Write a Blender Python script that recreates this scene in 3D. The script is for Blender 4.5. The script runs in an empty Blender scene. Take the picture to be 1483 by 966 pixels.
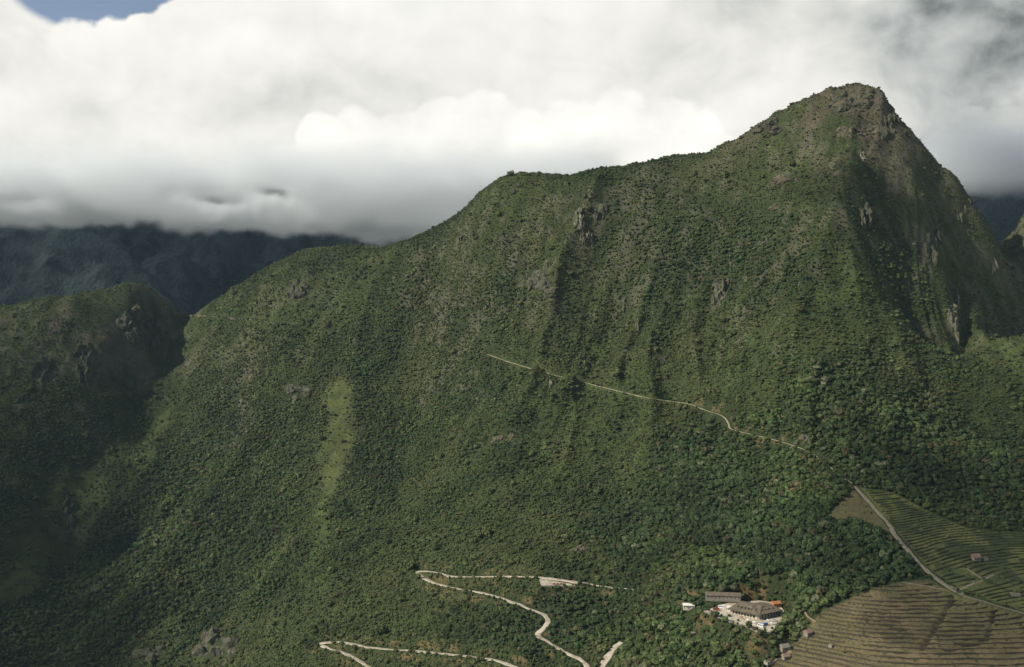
import bpy, bmesh, math, random
import numpy as np
from mathutils import Vector

random.seed(7)
scene = bpy.context.scene
COL = scene.collection
rng = np.random.default_rng(11)

# ------------------------------------------------------------------ camera model (world metres, lens at the origin)
F, CX, CY, HOR = 1442.0, 741.5, 483.0, 430.0
PITCH = math.atan((CY - HOR) / F)

def ray(px, py):
    """direction of a photograph pixel, scaled so that its y is 1"""
    r, u = (px - CX) / F, (CY - py) / F
    y = math.cos(PITCH) + u * math.sin(PITCH)
    z = -math.sin(PITCH) + u * math.cos(PITCH)
    return r / y, z / y

def at(px, py, D):
    a, b = ray(px, py)
    return (a * D, D, b * D)

# ------------------------------------------------------------------ numpy noise
_perm = np.random.default_rng(3).permutation(512)
_perm = np.concatenate([_perm, _perm])
_val = np.random.default_rng(4).random(1024) * 2 - 1

def vnoise(x, y, seed=0):
    xi = np.floor(x).astype(np.int64); yi = np.floor(y).astype(np.int64)
    fx = x - xi; fy = y - yi
    fx = fx * fx * fx * (fx * (fx * 6 - 15) + 10); fy = fy * fy * fy * (fy * (fy * 6 - 15) + 10)
    def h(a, b):
        return _val[(_perm[(_perm[(a + seed * 57) & 511] + b) & 511] + seed) & 1023]
    a = h(xi, yi); b = h(xi + 1, yi); c = h(xi, yi + 1); d = h(xi + 1, yi + 1)
    return (a * (1 - fx) + b * fx) * (1 - fy) + (c * (1 - fx) + d * fx) * fy

def fbm(x, y, oct=4, seed=0, gain=0.5):
    s = 0; a = 1; t = 0
    for i in range(oct):
        c, n = math.cos(0.6 * i), math.sin(0.6 * i)
        s = s + a * vnoise((x * c - y * n) * 2 ** i + 13.7 * i, (x * n + y * c) * 2 ** i - 7.1 * i, seed + i); t += a; a *= gain
    return s / t * 1.5

def ridged(x, y, oct=3, seed=0):
    s = 0; a = 1; t = 0
    for i in range(oct):
        s = s + a * (1 - 2 * np.abs(vnoise(x * 2 ** i + 5.3 * i, y * 2 ** i + 9.1 * i, seed + i)) ** 0.8); t += a; a *= 0.5
    return s / t

def smooth(a, b, x):
    t = np.clip((x - a) / (b - a), 0, 1)
    return t * t * (3 - 2 * t)

def seg_dist(X, Y, pts):
    """distance to a polyline, and the parameter (index + fraction) of the nearest point"""
    best = np.full(X.shape, 1e9); par = np.zeros(X.shape)
    for i in range(len(pts) - 1):
        ax, ay = pts[i][0], pts[i][1]; bx, by = pts[i + 1][0], pts[i + 1][1]
        dx, dy = bx - ax, by - ay
        t = np.clip(((X - ax) * dx + (Y - ay) * dy) / max(dx * dx + dy * dy, 1e-6), 0, 1)
        d = np.hypot(X - ax - t * dx, Y - ay - t * dy)
        m = d < best
        best = np.where(m, d, best); par = np.where(m, i + t, par)
    return best, par

def in_poly(X, Y, pts):
    r = np.zeros(X.shape, bool); n = len(pts)
    for i in range(n):
        x1, y1 = pts[i][0], pts[i][1]; x2, y2 = pts[(i + 1) % n][0], pts[(i + 1) % n][1]
        c = ((y1 > Y) != (y2 > Y))
        r ^= c & (X < (x2 - x1) * (Y - y1) / ((y2 - y1) if abs(y2 - y1) > 1e-9 else 1e-9) + x1)
    return r

# ------------------------------------------------------------------ the terrain: surveyed points (pixel, distance) -> thin-plate surface
RIDGE = [(1276,129,1747),(1250,133,1751),(1225,141,1755),(1185,150,1765),(1130,166,1790),(1095,188,1805),(1070,200,1825),(1035,221,1850),(1000,227,1875),(950,236,1900),
         (900,247,1930),(870,250,1950),(840,257,1965),(790,262,1995),(745,256,2020),(715,266,2040),(690,286,2060),(650,322,2105),(610,340,2150),(575,352,2180),
         (540,360,2205),(500,356,2225),(440,369,2255),(380,396,2285),(330,424,2325),(290,449,2370),(265,458,2400),
         (250,446,2385),(230,436,2340),(200,438,2300),(150,436,2270),(100,434,2250),(60,438,2240),(0,448,2240),(-90,455,2230),(-200,470,2220),(-400,480,2220)]
RIGHT = [(1283,152,1744),(1308,182,1733),(1340,220,1722),(1380,262,1702),(1397,292,1690),(1420,325,1680),(1438,370,1668),(1448,420,1655)]
FACE = [ # x, then (y, distance) down the slope
 (1265,[(200,1690),(260,1620),(350,1540),(450,1460),(550,1370),(640,1250),(700,1150),(760,1060),(850,945),(966,855),(1100,720)]),
 (1320,[(260,1640),(350,1580),(450,1500),(550,1390),(640,1260),(720,1130),(800,1010),(860,935),(966,850)]),
 (1180,[(250,1660),(350,1560),(450,1470),(550,1370),(650,1230),(750,1080),(850,965),(966,872),(1100,740)]),
 (1080,[(300,1720),(400,1620),(500,1510),(600,1370),(700,1240),(800,1085),(865,985),(910,935),(966,888),(1100,770)]),
 (980,[(300,1810),(400,1700),(500,1580),(600,1430),(700,1290),(800,1140),(870,1040),(966,930)]),
 (900,[(350,1830),(450,1730),(550,1600),(650,1450),(750,1300),(850,1130),(920,1040),(966,985),(1100,840)]),
 (740,[(350,1930),(450,1820),(525,1730),(600,1610),(700,1440),(800,1270),(840,1210),(890,1130),(966,1040),(1100,900)]),
 (600,[(420,2060),(500,1950),(600,1790),(700,1600),(800,1400),(830,1345),(900,1240),(966,1150),(1100,990)]),
 (450,[(450,2120),(550,1960),(650,1780),(750,1590),(850,1420),(930,1290),(966,1230),(1100,1070)]),
 (330,[(500,2200),(600,2030),(700,1840),(800,1660),(900,1500),(966,1400),(1100,1200)]),
 (200,[(640,2090),(700,1960),(800,1770),(900,1590),(966,1490)]),
 (100,[(800,1850),(900,1660),(966,1560),(1100,1300)]),
 (0,[(920,1640),(966,1560),(1100,1320)]),
 (1400,[(330,1670),(400,1620),(480,1545),(530,1400),(620,1290),(720,1160),(800,1040),(862,940),(966,850),(1100,700)]),
 (1483,[(500,1420),(600,1310),(700,1170),(765,1090),(875,935),(966,850),(1100,700)]),
]
GULLY = [(252,468,2380),(224,510,2300),(190,562,2190),(150,652,2040),(100,724,1920),(50,792,1800),(0,850,1700),(-80,930,1560),(-200,1050,1400)]
HILL = [(205,490,2245),(150,490,2190),(100,490,2165),(0,500,2140),(165,570,2120),(100,580,2065),(0,600,2020),(0,700,1890),
        (-120,600,1990),(-120,750,1800),(-300,600,1960),(-300,800,1650),(-300,1000,1350)]
ctrl = [at(*p) for p in RIDGE + RIGHT + GULLY + HILL] + [at(*p) for p in ((268,500,2310),(246,545,2235),(222,590,2150),(178,655,2040))]
for x, lst in FACE:
    ctrl += [at(x, y, d) for y, d in lst]
for p in RIDGE[::2]:                                       # the far side of the crest
    x, y, z = at(*p)
    ctrl += [(x * 1.09, y + 230, z - 190), (x * 1.25, y + 600, z - 480)]
ctrl += [(1010, 1760, -170), (1080, 1640, -230), (1150, 1900, -330), (1250, 1500, -430), (900, 1330, -250), (1050, 1200, -420), (860, 1000, -370), (900, 800, -470),
         (800, 1880, 60), (960, 2050, -80), (1100, 2300, -260), (1400, 2300, -520)]
ctrl += [at(1455, 480, 1620), at(1483, 440, 1720), at(1474, 388, 1800), at(1485, 350, 1860), at(1530, 335, 1890), (1180, 2150, -120)]
C = np.array(ctrl, float)
S = 1000.0

def tps_fit(C, lam=2e-4):
    P = C[:, :2] / S; n = len(P)
    r2 = ((P[:, None] - P[None]) ** 2).sum(-1)
    K = 0.5 * r2 * np.log(r2 + 1e-12) + lam * np.eye(n)
    A = np.zeros((n + 3, n + 3)); A[:n, :n] = K; A[:n, n] = 1; A[:n, n + 1:] = P; A[n, :n] = 1; A[n + 1:, :n] = P.T
    return np.linalg.solve(A, np.concatenate([C[:, 2], [0, 0, 0]])), P

W, P = tps_fit(C)
def base_height(X, Y):
    sh = X.shape; X = X.ravel() / S; Y = Y.ravel() / S; out = W[-3] + W[-2] * X + W[-1] * Y
    for i in range(len(P)):
        r2 = (X - P[i, 0]) ** 2 + (Y - P[i, 1]) ** 2
        out = out + W[i] * 0.5 * r2 * np.log(r2 + 1e-12)
    return out.reshape(sh)

def steps(a, b, d): return list(np.arange(a, b, d))
XS = np.array(steps(-2100, -320, 6) + steps(-320, 660, 1.8) + steps(660, 1500, 6))
YS = np.array(steps(560, 700, 5) + steps(700, 1400, 1.8) + steps(1400, 2500, 5) + steps(2500, 3050, 12))
GX, GY = np.meshgrid(XS, YS)                               # index [iy, ix]
crest = [at(*p) for p in RIDGE]; rcrest = [at(*p) for p in RIGHT]

H = base_height(GX, GY)
dc, _ = seg_dist(GX, GY, crest); dr, _ = seg_dist(GX, GY, rcrest)
calm = 0.22 + 0.78 * smooth(10, 190, np.minimum(dc, dr))
# buttresses and gullies that run down the fall line
wx = 60 * fbm(GX / 420, GY / 420, 3, 40); wy = 60 * fbm(GX / 420, GY / 420, 3, 50)
fa = np.where(GX > 0, 0.5, 0.5 + GX / 2600 * 0.8); fa = np.clip(fa, 0.05, 0.5)
U = (GX + wx) * np.sqrt(1 - fa ** 2) - (GY + wy) * fa
V = (GX + wx) * fa + (GY + wy) * np.sqrt(1 - fa ** 2)
tame = 1 - 0.6 * smooth(-200, -330, H) * smooth(-700, -100, GX) # gentle ground low down, by the ruins and roads
tame = np.minimum(tame, 1 - 0.9 * smooth(150, 260, GX) * smooth(1350, 1150, GY))
amp = calm * tame
H = H + amp * (25 * ridged(U / 170, V / 620, 2, 5) + 13 * ridged(U / 62, V / 260, 2, 15) + 9 * fbm(GX / 95, GY / 95, 4, 25))
H = H + (0.3 + 0.7 * tame) * 2.6 * fbm(GX / 22, GY / 22, 3, 33)
# fluted cliffs: the summit, the right flank and the left hill
crag = np.maximum(np.exp(-((GX - 600) / 230) ** 2) * smooth(170, 270, H), smooth(560, 650, GX) * smooth(-190, -100, H) * smooth(1380, 1450, GY))
crag = np.maximum(crag, smooth(-660, -740, GX) * smooth(2060, 2130, GY) * smooth(-260, -180, H))
H = H + crag * (0.25 + 0.75 * calm) * ((11 + 6 * smooth(600, 700, GX)) * ridged(U / 44, V / 300, 2, 45) + 5.5 * ridged(U / 17, V / 60, 2, 47) + 5 * fbm(GX / 30, H / 16, 3, 48))
# named buttresses with a sharp crest (pixel polylines on the slope)
def spur(pix, h, w, skew=0.0):
    global H
    pts = [at(*p) for p in pix]
    d, t = seg_dist(GX, GY, pts); n = len(pts) - 1
    H = H + h * np.exp(-(d / w) ** 1.3) * smooth(0, 1.1, t) * smooth(n, n - 0.35, t)
spur([(880,248,1945),(862,300,1895),(838,345,1850),(800,385,1810),(770,430,1765)], 38, 24)
spur([(1262,262,1640),(1245,300,1600),(1225,350,1560),(1195,400,1520),(1165,450,1480),(1140,520,1400)], 34, 26)
spur([(1310,290,1630),(1340,340,1600),(1362,390,1570),(1385,440,1545),(1388,500,1500)], 26, 22)
spur([(700,290,2050),(680,350,1990),(665,400,1940),(650,470,1860)], 14, 26)
spur([(470,370,2235),(440,420,2160),(415,480,2080),(370,540,2000),(350,600,1930)], 20, 35)
spur([(310,520,2180),(240,610,2090),(170,700,1950),(100,800,1790),(30,900,1640)], 12, 34)
spur([(480,400,2190),(390,560,1980),(300,690,1800),(200,810,1640),(110,920,1520)], 16, 34)
spur([(1070,205,1810),(1120,280,1730),(1040,400,1640),(1030,460,1570)], 10, 26)
spur([(950,245,1890),(930,300,1840),(880,360,1790)], 16, 18)
spur([(1000,235,1870),(985,290,1800),(950,340,1750)], 12, 18)
spur([(760,262,2010),(742,310,1950),(715,360,1920)], 16, 18)
spur([(1120,400,1570),(1080,470,1520),(1040,540,1440)], 14, 22)
spur([(960,430,1640),(920,520,1560),(890,590,1470)], 12, 24)
spur([(560,365,2170),(530,440,2080),(510,520,1980)], 14, 26)
def dig(pix, h, w):
    spur(pix, -h, w)
dig([(1392,430,1590),(1398,480,1540),(1395,520,1430)], 30, 20)
dig([(640,370,2090),(620,470,1960),(600,600,1770),(560,750,1500)], 12, 35)

def sample(A, x, y):
    x = np.asarray(x, float); y = np.asarray(y, float)
    ix = np.clip(np.searchsorted(XS, x) - 1, 0, len(XS) - 2); iy = np.clip(np.searchsorted(YS, y) - 1, 0, len(YS) - 2)
    fx = np.clip((x - XS[ix]) / (XS[ix + 1] - XS[ix]), 0, 1); fy = np.clip((y - YS[iy]) / (YS[iy + 1] - YS[iy]), 0, 1)
    return (A[iy, ix] * (1 - fx) + A[iy, ix + 1] * fx) * (1 - fy) + (A[iy + 1, ix] * (1 - fx) + A[iy + 1, ix + 1] * fx) * fy

def ground(px, py, lo=620.0, hi=2480.0):
    """where the line of sight through a pixel of the survey first meets the ground"""
    a, b = ray(px, py)
    D = np.arange(lo, hi, 1.0)
    g = sample(H, a * D, D) - b * D
    k = np.argmax(g > 0) if (g > 0).any() else len(D) - 1
    d = D[k]
    return (a * d, d, float(sample(H, a * d, d)))
def grounds(pix): return [ground(*p) for p in pix]

# ------------------------------------------------------------------ benches cut into the slope: roads, trail, stair, lodge terrace
ROADS = {
 'lodge_road': [(1010,868),(985,867),(955,861),(925,857),(912,854),(880,852),(855,847),(838,844),(826,842)],
 'upper': [(832,843),(826,842),(785,837),(740,835),(690,836),(655,836),(633,830),(615,826),(603,829),
           (613,837),(626,844),(650,851),(690,858),(720,864),(745,873),(770,883),(791,892),(797,900),(790,908),(776,920),(800,935),(830,950),(846,958),(851,968),(840,990)],
 'middle': [(901,926),(886,945),(873,966),(862,990)],
 'lower': [(760,972),(742,965),(720,958),(690,952),(640,947),(600,943),(560,941),(530,938),(505,932),(485,929),(463,933),(477,940),(500,947),(520,958),(537,968),(560,985)],
}
TRAIL = [(705,513),(735,524),(760,531),(800,543),(850,556),(900,568),(940,577),(975,582),(1000,585),(1020,594),(1035,599),(1051,604),(1056,615),(1056,622),(1080,628),(1110,634),
         (1130,640)]
TRAIL_DOWN = [(1124,638),(1130,640),(1150,645),(1175,655),(1200,675),(1225,695),(1237,703)]
SADDLE_TRAIL = [(268,458),(290,457),(330,461),(370,464),(410,470),(440,478)]
STAIR = [(1237,703),(1262,730),(1285,757),(1300,780),(1320,803),(1345,830),(1365,845),(1383,858),(1395,863),(1420,870),(1450,880),(1483,889),(1530,902)]
SPUR_PATH = [(1384,858),(1400,850),(1425,840),(1441,832)]
HUT_PATH = [(1399,822),(1411,831),(1425,840)]
CONTOUR_PATH = [(1298,841),(1320,846),(1345,849),(1372,856)]
DIRT_PATH = [(1127,903),(1135,922),(1143,938),(1146,950)]
WOOD_PATH = [(1165,884),(1168,893),(1176,899),(1186,902)]

def resample(pts, step):
    p = np.array(pts, float); d = np.r_[0, np.cumsum(np.hypot(*(p[1:, :2] - p[:-1, :2]).T))]
    n = max(2, int(d[-1] / step)); t = np.linspace(0, d[-1], n)
    return np.stack([np.interp(t, d, p[:, k]) for k in range(3)], 1)

def soften(a, k, n=1):
    for _ in range(n):
        b = np.concatenate([np.repeat(a[:1], k, 0), a, np.repeat(a[-1:], k, 0)])
        a = sum(b[i:i + len(a)] for i in range(2 * k + 1)) / (2 * k + 1)
    return a

def line_on_ground(pix, step=4.0, sm=3):
    p = resample(grounds(pix), step)
    q = soften(p, 1, 2); q[:, 2] = soften(p[:, 2:], sm, 2)[:, 0]
    return q

def window(pts, pad):
    p = np.array(pts)
    i0, i1 = np.searchsorted(XS, [p[:, 0].min() - pad, p[:, 0].max() + pad]); j0, j1 = np.searchsorted(YS, [p[:, 1].min() - pad, p[:, 1].max() + pad])
    return slice(max(j0 - 1, 0), j1 + 1), slice(max(i0 - 1, 0), i1 + 1)

clear = np.full(GX.shape, 99.0)                            # distance to the nearest cleared line, for planting
def bench(line, hw, blend, keep=0.0):
    w = window(line, blend + 30)
    d, t = seg_dist(GX[w], GY[w], line)
    z = np.interp(t, np.arange(len(line)), line[:, 2])
    k = smooth(hw, blend, d)
    H[w] = z * (1 - k) + H[w] * k
    clear[w] = np.minimum(clear[w], d - hw - keep)

LINES = {}
for k, v in ROADS.items(): LINES[k] = line_on_ground(v)
LINES['trail'] = line_on_ground(TRAIL); LINES['trail_down'] = line_on_ground(TRAIL_DOWN); LINES['saddle'] = line_on_ground(SADDLE_TRAIL)
for nm, v in (('stair', STAIR), ('spur_path', SPUR_PATH), ('hut_path', HUT_PATH), ('contour', CONTOUR_PATH), ('dirt', DIRT_PATH), ('wood', WOOD_PATH)):
    LINES[nm] = line_on_ground(v, 3.0, 2)
PLAZA_PIX = [(1022,885),(1040,877),(1062,872),(1100,870),(1128,874),(1136,886),(1133,901),(1116,915),(1100,915),(1078,905),(1048,897)]
PLAZA_Z = float(np.mean([ground(*p)[2] for p in PLAZA_PIX])) - 1.0
def on_level(px, py, z):
    a, b = ray(px, py); return (a * z / b, z / b, z)
plaza = [on_level(px, py, PLAZA_Z) for px, py in PLAZA_PIX]
LAYBY_PIX = [(781,839),(832,841),(833,848),(783,849)]
layby = grounds(LAYBY_PIX)
LAYBY_Z = float(np.mean([p[2] for p in layby])); layby = [on_level(px, py, LAYBY_Z) for px, py in LAYBY_PIX]
HB = H.copy()                                              # the slope before it was terraced

def polys(pix): return [(x, y) for x, y, z in grounds(pix)]
LOW_PIX = [(1345,838),(1300,843),(1250,856),(1215,873),(1186,886),(1168,907),(1150,928),(1128,952),(1096,975),(1090,1040),(1540,1040),(1540,906),(1483,891),(1388,863)]
TRI_PIX = [(1236,708),(1190,755),(1240,757),(1297,776),(1266,738)]
UP_PIX = [(1241,704),(1290,712),(1340,737),(1400,764),(1483,770),(1560,776),(1560,908),(1483,886),(1388,855),(1340,822),(1300,774)]
LOW, TRI, UP = polys(LOW_PIX), polys(TRI_PIX), polys(UP_PIX)

def soft_mask(poly, soft):
    w = window(np.array([(x, y, 0) for x, y in poly]), 20)
    d, _ = seg_dist(GX[w], GY[w], poly + poly[:1])
    m = np.zeros(GX.shape); m[w] = np.where(in_poly(GX[w], GY[w], poly), smooth(0, soft, d), 0)
    return m
mlow, mup, mtri = soft_mask(LOW, 4), soft_mask(UP, 5), soft_mask(TRI, 3)
HLOW, HUP = 2.3, 1.6
def terraced(Z, h):
    t = Z / h; f = np.floor(t); r = t - f
    return h * (f + smooth(0.80, 1.0, r) * 0.9 + 0.1 * r)
lump = 1.3 * fbm(GX / 75, GY / 75, 3, 71)
HS = soften(soften(HB, 5, 2).T, 5, 2).T + lump                # a smooth slope gives unbroken terrace lines
worn = 0.75 + 0.25 * smooth(-0.5, 0.2, fbm(GX / 28, GY / 28, 2, 77))         # some steps have slumped
H = H * (1 - mlow) + (terraced(HS, HLOW) * worn + HS * (1 - worn)) * mlow
H = H * (1 - mup) + (terraced(HS, HUP) * worn + HS * (1 - worn)) * mup
H = H - 0.0 * mtri

# the dry ditches that cut the lower terraces
for pix, dep, wid in (([(1382,866),(1368,888),(1352,914),(1335,940)], 3.4, 1.5), ([(1440,884),(1436,905),(1430,922),(1412,932),(1392,936),(1362,946)], 2.6, 1.6)):
    ln = resample(grounds(pix), 4)
    w = window(ln, 20); d, t = seg_dist(GX[w], GY[w], ln)
    H[w] -= dep * np.exp(-(d / wid) ** 2)
for nm in ('upper', 'middle', 'lower'): bench(LINES[nm], 4.6, 13, 0.9)
bench(LINES['lodge_road'], 4.6, 12, -1.5); bench(LINES['trail_down'], 2.4, 7, 1.0)
bench(LINES['trail'], 2.4, 7, 2.6); bench(LINES['saddle'], 2.0, 6, -1.5); bench(LINES['stair'], 3.0, 6, 2.5)
for nm in ('spur_path', 'hut_path', 'contour', 'dirt', 'wood'): bench(LINES[nm], 2.0, 5)
def pad(poly, z, blend):
    w = window(np.array([(p[0], p[1], 0) for p in poly]), blend + 20)
    d, _ = seg_dist(GX[w], GY[w], list(poly) + [poly[0]]); ins = in_poly(GX[w], GY[w], poly); d = np.where(ins, 0, d)
    k = smooth(1.5, blend, d); H[w] = z * (1 - k) + H[w] * k
    clear[w] = np.minimum(clear[w], np.where(ins, -9.0, d - 1.0))
pad(plaza, PLAZA_Z, 14); pad(layby, LAYBY_Z, 9)

# slope of the finished ground
gy, gx = np.gradient(H, YS, XS)
SLOPE = np.hypot(gx, gy)
gyb, gxb = np.gradient(HB, YS, XS)

# ------------------------------------------------------------------ what grows where
def blob_field(lst):
    s = np.zeros(GX.shape)
    for px, py, rx, ry, a in lst:
        x, y, z = ground(px, py)
        k = y / F
        s += a * np.exp(-((GX - x) / (rx * k)) ** 2 - ((H - z) / (ry * k)) ** 2 - ((GY - y) / (ry * k * 3.0)) ** 2)
    return s
FOREST = [(1000,350,90,60,.9),(930,310,70,50,.4),(1180,560,60,50,.9),(1290,650,170,60,1.),(1240,600,70,60,.6),(1420,640,90,70,.3),(1060,760,140,90,.9),(900,760,120,80,.6),(1130,830,90,50,1.2),(1260,800,60,40,1.),(1030,700,110,50,.7),
          (300,680,70,50,.7),(360,760,140,90,.8),(200,830,170,90,.6),(420,880,150,70,.6),(700,640,110,50,.5),(680,740,120,50,.5),(760,690,90,60,.4),(880,900,170,70,1.2),(680,900,120,50,.9),(1000,930,80,60,1.3),(640,800,120,40,.5),
          (720,440,60,40,.4),(640,430,60,60,.3),(1090,330,60,40,.5),(1330,380,40,90,.5),(1270,330,60,40,.5),(850,470,140,50,.5),(1150,400,80,40,.3),(540,690,40,70,.3),(60,640,100,120,.2),(960,640,120,40,.4),(1420,440,30,60,.5),(1290,230,60,20,.4),(1210,215,40,12,.5)]
GRASSY = [(495,570,38,30,1.3),(478,640,22,60,1.4),(505,640,18,40,.9),(472,720,16,60,1.3),(470,775,12,25,1.),(240,600,22,50,.9),(120,700,30,40,1.3),(60,790,40,50,1.2),(20,850,40,30,1.1),(215,640,26,60,.8),(140,750,26,50,.8),(340,650,22,60,.5),(260,760,24,50,.5),(170,640,30,40,.8),(400,440,110,50,.8),(520,420,90,50,.6),(340,510,80,40,.7),
          (1060,500,110,70,.8),(960,540,120,40,.7),(1080,580,50,30,.6),(1250,440,70,80,.9),(1180,470,60,40,.5),(780,330,60,50,.5),(870,560,50,20,.5),(1040,660,30,30,.7),(300,640,60,25,.5),(420,560,70,50,.5),(740,300,50,30,.6),(1130,240,110,50,1.),(1240,180,80,50,1.2),
          (1430,590,90,60,.7),(1040,250,60,30,.6),(640,340,60,40,.6),(580,500,70,60,.4),(170,440,90,12,.5),(890,820,40,12,.6),(830,795,40,14,.6),(640,870,40,12,.5),(270,475,25,30,1.2),(1250,310,22,50,.5),(862,300,14,26,1.0),(836,345,13,26,1.1),(806,380,13,22,1.1)]
bf, bg = blob_field(FOREST), blob_field(GRASSY)
wood = 0.50 + 0.55 * (bf - bg) + 0.46 * fbm(U / 120, V / 260, 4, 61) + 0.25 * fbm(GX / 34, GY / 34, 3, 66) - 0.10 * smooth(1.3, 2.2, SLOPE)
gullies = ridged(U / 170, V / 620, 2, 5)
streak = smooth(-0.15, 0.35, fbm(U / 9, V / 70, 3, 151))
bare = crag * streak * (1 - 0.75 * smooth(600, 720, GX) * smooth(240, 180, H)); wood -= 0.35 * bare
wood -= 0.28 * gullies                                       # trees fill the gullies, grass keeps the ribs
field = np.maximum(np.maximum(mlow, mup), mtri)
wood = np.where(field > 0.05, -9, wood)
wood = np.where(clear < -8, -9, wood)

# ------------------------------------------------------------------ ground colour (soil, grass and stone; the base also carries shade between plants)
def mixc(c, col, k): return c * (1 - k[..., None]) + np.array(col) * k[..., None]
n1, n2 = fbm(GX / 70, GY / 70, 4, 81), fbm(GX / 18, GY / 18, 3, 91)
col = np.zeros(GX.shape + (3,)) + np.array((0.046, 0.062, 0.021))  # base kept dark and green, standing in for shade between the plants
col = mixc(col, (0.062, 0.071, 0.026), smooth(-0.1, 0.7, n1))
col = mixc(col, (0.060, 0.092, 0.026), smooth(0.1, 0.8, n2) * 0.8)
col = mixc(col, (0.088, 0.104, 0.034), smooth(0.75, 1.6, bg) * np.maximum(smooth(-300, -100, -GX), smooth(400, 250, GX) * smooth(1700, 1800, GY) * 0.6) * smooth(-0.6, 0.3, n2 + 0.5 * n1) * 0.85)     # fresh grass in the strip and the gully
col = mixc(col, (0.030, 0.042, 0.016), smooth(0.4, 0.6, wood) * 0.85)                            # dark forest floor under the trees
peak = np.exp(-((GX - 590) / 260) ** 2) * smooth(120, 260, H)
col = mixc(col, (0.080, 0.072, 0.042), peak * smooth(-0.7, 0.2, n1) * 0.9)
rocky = smooth(1.35, 2.1, SLOPE + 0.5 * n2 + 0.25 * n1)
rocky = np.maximum(rocky, 0.6 * smooth(-620, -720, GX) * smooth(2100, 2180, GY) * smooth(1.0, 1.5, SLOPE + 0.6 * n2))
rocky = np.maximum(rocky, crag * smooth(1.0, 1.9, SLOPE + 0.6 * n2))
col = mixc(col, (0.118, 0.100, 0.072), bare * smooth(0.6, 1.1, SLOPE) * 0.7 * smooth(-0.5, 0.4, n1 + n2))
rocky = np.where((field > 0.03) | (clear < 12), 0, rocky)
col = mixc(col, (0.125, 0.112, 0.082), rocky * 0.5 * smooth(-0.2, 0.5, n2 + 0.4 * n1))
cut = smooth(0.75, 1.2, SLOPE) * smooth(12, 6, clear) * (clear > -5) * (field < 0.05) * (GY < 1500)
col = mixc(col, (0.17, 0.115, 0.055), cut * smooth(0.0, 0.6, n2) * 0.75)                                              # raw earth of the road cuts
col = mixc(col, (0.178, 0.140, 0.076), mlow * (0.75 + 0.25 * n2.clip(-1, 1)))
col = mixc(col, (0.142, 0.128, 0.058), mlow * smooth(0.0, 0.7, n1 + 0.5 * n2))
east = mlow * smooth(490, 545, GX) * smooth(-0.5, 0.1, n1 + .4 * n2); col = mixc(col, (0.150, 0.100, 0.052), east * 0.8)
col = mixc(col, (0.108, 0.126, 0.045), mup * 0.9)
col = mixc(col, (0.150, 0.158, 0.052), mup * smooth(-0.2, 0.3, fbm(GX / 26, GY / 26, 2, 101)) * 0.9)
col = mixc(col, (0.056, 0.074, 0.028), mup * smooth(0.1, 0.4, fbm(GX / 18, GY / 18, 2, 105)) * 0.8)
col = mixc(col, (0.135, 0.122, 0.055), mtri)

# ------------------------------------------------------------------ materials
class NT:
    def __init__(s, name):
        s.m = bpy.data.materials.new(name); s.m.use_nodes = True; s.t = s.m.node_tree; s.b = s.t.nodes['Principled BSDF']
        s.out = s.t.nodes['Material Output']
        s.b.inputs['Specular IOR Level'].default_value = 0.15; s.b.inputs['Roughness'].default_value = 0.9
    def n(s, typ, **kw):
        o = s.t.nodes.new(typ)
        for k, v in kw.items(): setattr(o, k, v)
        return o
    def l(s, a, b): s.t.links.new(a, b)

def setin(node, **kw):
    for k, v in kw.items(): node.inputs[k.replace('_', ' ')].default_value = v

def mixnode(g, a, b, fac, mode='MIX'):
    m = g.n('ShaderNodeMix', data_type='RGBA', blend_type=mode)
    for s, v in ((m.inputs[6], a), (m.inputs[7], b), (m.inputs[0], fac)):
        if hasattr(v, 'links'): g.l(v, s)
        elif isinstance(v, (int, float)): s.default_value = v
        else: s.default_value = (*v, 1)
    return m.outputs[2]

def noise(g, scale, detail=4, rough=0.55, vec=None, **kw):
    n = g.n('ShaderNodeTexNoise', **kw); setin(n, Scale=scale, Detail=detail, Roughness=rough)
    if vec is None:
        tc = g.n('ShaderNodeTexCoord'); vec = tc.outputs['Object']
    g.l(vec, n.inputs['Vector']); return n.outputs['Fac']

def ramp(g, fac, a, b, c0=0.0, c1=1.0):
    r = g.n('ShaderNodeMapRange', interpolation_type='SMOOTHSTEP'); g.l(fac, r.inputs[0])
    for i, v in zip((1, 2, 3, 4), (a, b, c0, c1)): r.inputs[i].default_value = v
    return r.outputs[0]

def bump(g, h, dist, strength=1.0):
    b = g.n('ShaderNodeBump'); setin(b, Strength=strength, Distance=dist); g.l(h, b.inputs['Height']); g.l(b.outputs[0], g.b.inputs['Normal'])

def mat_ground():
    g = NT('ground_cover')
    at_ = g.n('ShaderNodeAttribute', attribute_name='cover')
    a = noise(g, 0.35, 5, 0.65); b = noise(g, 0.06, 4, 0.6); c = noise(g, 1.3, 3, 0.6)
    k = mixnode(g, at_.outputs['Color'], (0.55, 0.55, 0.5), ramp(g, a, 0.4, 0.72, 0.0, 0.95), 'MULTIPLY')
    k = mixnode(g, k, (1.45, 1.35, 1.2), ramp(g, c, 0.5, 0.75, 0, 0.8), 'MULTIPLY')
    k = mixnode(g, k, (1.25, 1.12, 0.95), ramp(g, b, 0.45, 0.7, 0, 0.7), 'MULTIPLY')
    g.l(k, g.b.inputs['Base Color'])
    bump(g, a, 2.2, 0.9)
    return g.m

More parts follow.
